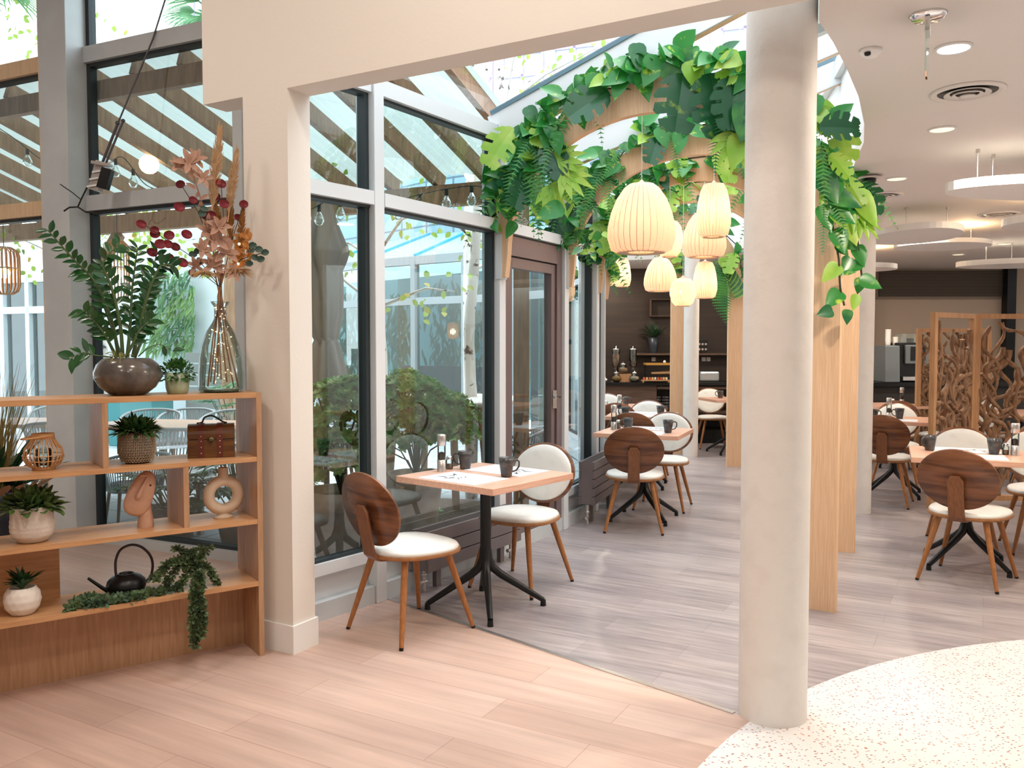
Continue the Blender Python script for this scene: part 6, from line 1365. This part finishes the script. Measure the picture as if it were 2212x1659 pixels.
# shrubs in terracotta pots
def shrub(base, cl, label, seed, potr=.24, poth=.56):
    t = thing('potted_shrub', label, 'shrub', base)
    MB().lathe([(potr*.62, 0), (potr*.80, poth*.55), (potr*.88, poth*.78), (potr*1.06, poth*.80), (potr*1.10, poth*.86), (potr*1.04, poth*.92), (potr*1.0, poth), (potr*.92, poth), (potr*.9, poth*.9), (.001, poth*.9)], 40).build('pot', M['terra'], t)
    MB().lathe([(potr*.9, poth*.9), (.001, poth*.93)], 24).build('mulch', M['soil'], t)
    r = random.Random(seed); o = MB(); st = MB()
    for c, rx, rz_, n in cl:
        for k in range(n):
            a = r.uniform(0, 2*PI); e = r.uniform(-.5, 1.45); q = r.uniform(.55, 1)**.5; p = Vector((c[0]+rx*q*math.cos(a)*math.cos(e), c[1]+rx*q*math.sin(a)*math.cos(e), c[2]+rz_*q*math.sin(e)))
            ax_ = (p-Vector((c[0], c[1], c[2]-.15))).normalized(); m_ = 8
            for j in range(m_):
                b_ = 2*PI*j/m_+k; u_ = ax_.orthogonal().normalized(); w_ = ax_.cross(u_); d_ = (u_*math.cos(b_)+w_*math.sin(b_))*.9+ax_*.7; o.leaf(p, d_, ax_, .066*r.uniform(.8, 1.2), .027, .05, 'round', fold=.1)
            if k % 28 == 0: st.tube([(0, 0, poth*.9), Vector((p.x*.3, p.y*.3, (poth+p.z)/2)), p], .006, 5)
    o.build('foliage', M['shrub'], t); st.build('stems', M['vine'], t)
q = D(738, 1000, 5.45); shrub((q.x, q.y, -.02), [((.0, 0, 1.0), .26, .26, 170), ((-.08, .05, .74), .24, .18, 110), ((.1, 0, 1.1), .14, .18, 50)], 'glossy shrub in a terracotta pot behind the first window pane', 101)
q = D(900, 1000, 6.45); shrub((q.x, q.y, -.02), [((-.05, 0, 1.02), .32, .22, 170), ((.2, 0, .88), .28, .24, 140), ((-.2, 0, .80), .26, .24, 90), ((-.12, .1, 1.15), .16, .14, 40)], 'wider glossy shrub in a terracotta pot behind the bistro table', 102, .22, .52)
q = G(910, 1150); shrub((q.x-.05, q.y+.10, -.02), [((.0, 0, .14), .18, .08, 22)], 'low leafy shoots in a shallow pot at the glass, under the front table', 103, .09, .07)
# ---------------------------------------------------------------- glass building across the courtyard
t = thing('conservatory', 'curved glass conservatory with blue roof ribs across the courtyard', 'building', (0, 0, 0))
CP = [(-6.4, 18.8), (-4.9, 17.6), (-3.7, 16.3), (-2.65, 15.2), (-1.65, 14.45), (-.75, 13.8), (.05, 13.0), (.62, 12.3)]
g1 = MB(); rb = MB(); fm = MB()
blue = mat('cyan_roof_rib', (.03, .42, .62), .4); slate = mat('pale_roof_sheet', (.28, .42, .48), .45); CF = mat('mid_grey_frame', (.34, .39, .41), .5)
bp_ = []
for i in range(len(CP)):
    a = Vector(CP[max(i-1, 0)]); b = Vector(CP[min(i+1, len(CP)-1)]); d = (b-a).normalized(); nn = Vector((-d.y, d.x)); p = Vector(CP[i]); bp_.append(p+nn*1.6)
    MB().box((p.x, p.y, 1.45), (.10, .12, 2.9), math.atan2(d.y, d.x)).build('mullion', CF, t)
    MB().bar((p.x, p.y, 3.0), (bp_[-1].x, bp_[-1].y, 3.62), .05, .05).build('roof_rib', blue, t)
for i in range(len(CP)-1):
    a, b = CP[i], CP[i+1]
    for z0, z1, nm in ((0, .12, 'plinth'), (2.16, 2.28, 'transom'), (2.84, 2.98, 'eave')): MB().seg(a, b, z0, z1, -.05, .05).build(nm, CF, t)
    MB().add([(*a, .12), (*b, .12), (*b, 2.84), (*a, 2.84)], [(0, 1, 2, 3)]).build('pane', M['tealglass'] if 'tealglass' in M else M.setdefault('tealglass', glassm('teal_glass', (.55, .80, .80), 1.6, .06)), t)
    c_, d_ = bp_[i], bp_[i+1]; MB().add([(*a, 2.98), (*b, 2.98), (d_.x, d_.y, 3.6), (c_.x, c_.y, 3.6)], [(0, 1, 2, 3)]).build('roof_sheet', slate, t)
iw = MB(); fl_ = MB(); up_ = MB(); band = mat('inner_wall_teal', (.20, .36, .37), .8); gr_ = random.Random(77)
for i in range(len(CP)-1):
    a = bp_[i]+(bp_[i]-Vector(CP[i]))*.9; b = bp_[i+1]+(bp_[i+1]-Vector(CP[i+1]))*.9; iw.seg(a, b, 0, 3.0, 0, .1)
iw.build('inner_wall', band, t)
tw = tiles('blue_grey_tiles', (.20, .36, .44), (.25, .41, .48), (.08, .15, .20), .55, .42, .018, .4, vert=True)
for i in range(len(CP)-1): up_.seg(bp_[i], bp_[i+1], 3.55, 4.75, 0, .3)
up_.build('tiled_parapet', tw, t)
for k, (i, f, z0, z1, c_) in enumerate([(2, .5, .9, 2.5, (.10, .22, .09)), (3, .6, 1.0, 2.7, (.06, .17, .08)), (4, .4, .9, 2.6, (.25, .28, .12)), (4, .8, 1.0, 2.4, (.06, .18, .09)), (1, .5, 1.0, 2.6, (.06, .17, .10)), (5, .4, .8, 2.6, (.30, .32, .16))]):
    a = Vector(CP[i]).lerp(Vector(CP[i+1]), f)+(bp_[i]-Vector(CP[i])).normalized()*1.3; r = random.Random(k); o = MB()
    for j in range(170): o.leaf((a.x+r.gauss(0, .17), a.y+r.gauss(0, .15), r.uniform(z0, z1)), (r.uniform(-1, 1), r.uniform(-1, 1), -1.3), (r.uniform(-1, 1), -1, .2), .25, .06, .2, 'long')
    o.build('hanging_foliage', mat('inner_foliage_%d' % k, c_, .6, trans=.2), t)
for i in (3, 4):
    a = Vector(CP[i]).lerp(Vector(CP[i+1]), .5)+(bp_[i]-Vector(CP[i])).normalized()*1.0; MB().box((a.x, a.y, .55), (1.1, .4, 1.1), -.6).build('banquette', M['black'], t)
# white apartment block above, lavender window frames
t = thing('apartment_block', 'pale high building with lavender window frames seen above the courtyard', 'building', (0, 0, 0))
WB = mat('pale_facade', (.72, .72, .74), .8); LV_ = mat('lavender_frame', (.50, .40, .62), .6); WG = mat('bright_window', (.55, .66, .68), .15, spec=.8)
for (a, b, nn_) in (((-9.5, 25.5), (14, 17.5), 18),):
    A_ = Vector(a); B_ = Vector(b); d = (B_-A_).normalized(); L_ = (B_-A_).length; MB().seg(a, b, 0, 15, 0, 1).build('facade', WB, t); ang = math.atan2(d.y, d.x)
    for i in range(nn_):
        for f in range(4):
            c_ = A_+d*(L_*(i+.5)/nn_); z = 5.4+2.7*f; n_ = Vector((d.y, -d.x)); q = c_+n_*.03
            w = MB(); w.box((q.x, q.y, z), (1.02, .05, 1.7), ang); fo = w.build('window', WG, t)
            o = MB()
            for x in (-.53, 0, .53): e = q+d*x+n_*.04; o.box((e.x, e.y, z), (.07, .08, 1.8), ang)
            for z_ in (-.87, .3, .87): o.box((q.x+n_.x*.04, q.y+n_.y*.04, z+z_), (1.1, .08, .07), ang)
            o.build('frame', LV_, fo)
# ---------------------------------------------------------------- ivy by the roof and the palm seen in the upper left pane
def palmtree(c, h, label, seed):
    t = thing('palm_tree', label, 'tree', c); MB().tube([(0, 0, 0), (.1, 0, h*.5), (0, 0, h)], [.14, .11, .09], 10).build('trunk', PT, t); r = random.Random(seed); o = MB()
    for k in range(46):
        a = r.uniform(0, 2*PI); e = r.uniform(-.4, 1.3); d = leafdir(a, e); b = Vector((0, 0, h))+d*.35
        o.tube([(0, 0, h), b], .01, 4)
        for j in range(13): q = (j-6)*.17; u_ = d.orthogonal().normalized(); o.leaf(b, d*math.cos(q)+u_*math.sin(q), d.cross(u_), .5, .03, .25, 'long', fold=.2)
    o.build('fronds', mat('palm_frond', (.10, .30, .12), .5, trans=.35), t)
p = D(440, 20, 11.5); palmtree((p.x+.25, p.y, -.02), p.z-.1, 'fan palm whose fronds show in the upper left pane beside the beam', 5)
p = D(-60, -40, 9.5); palmtree((p.x, p.y, -.02), p.z, 'palm at the far left above the pergola', 6)
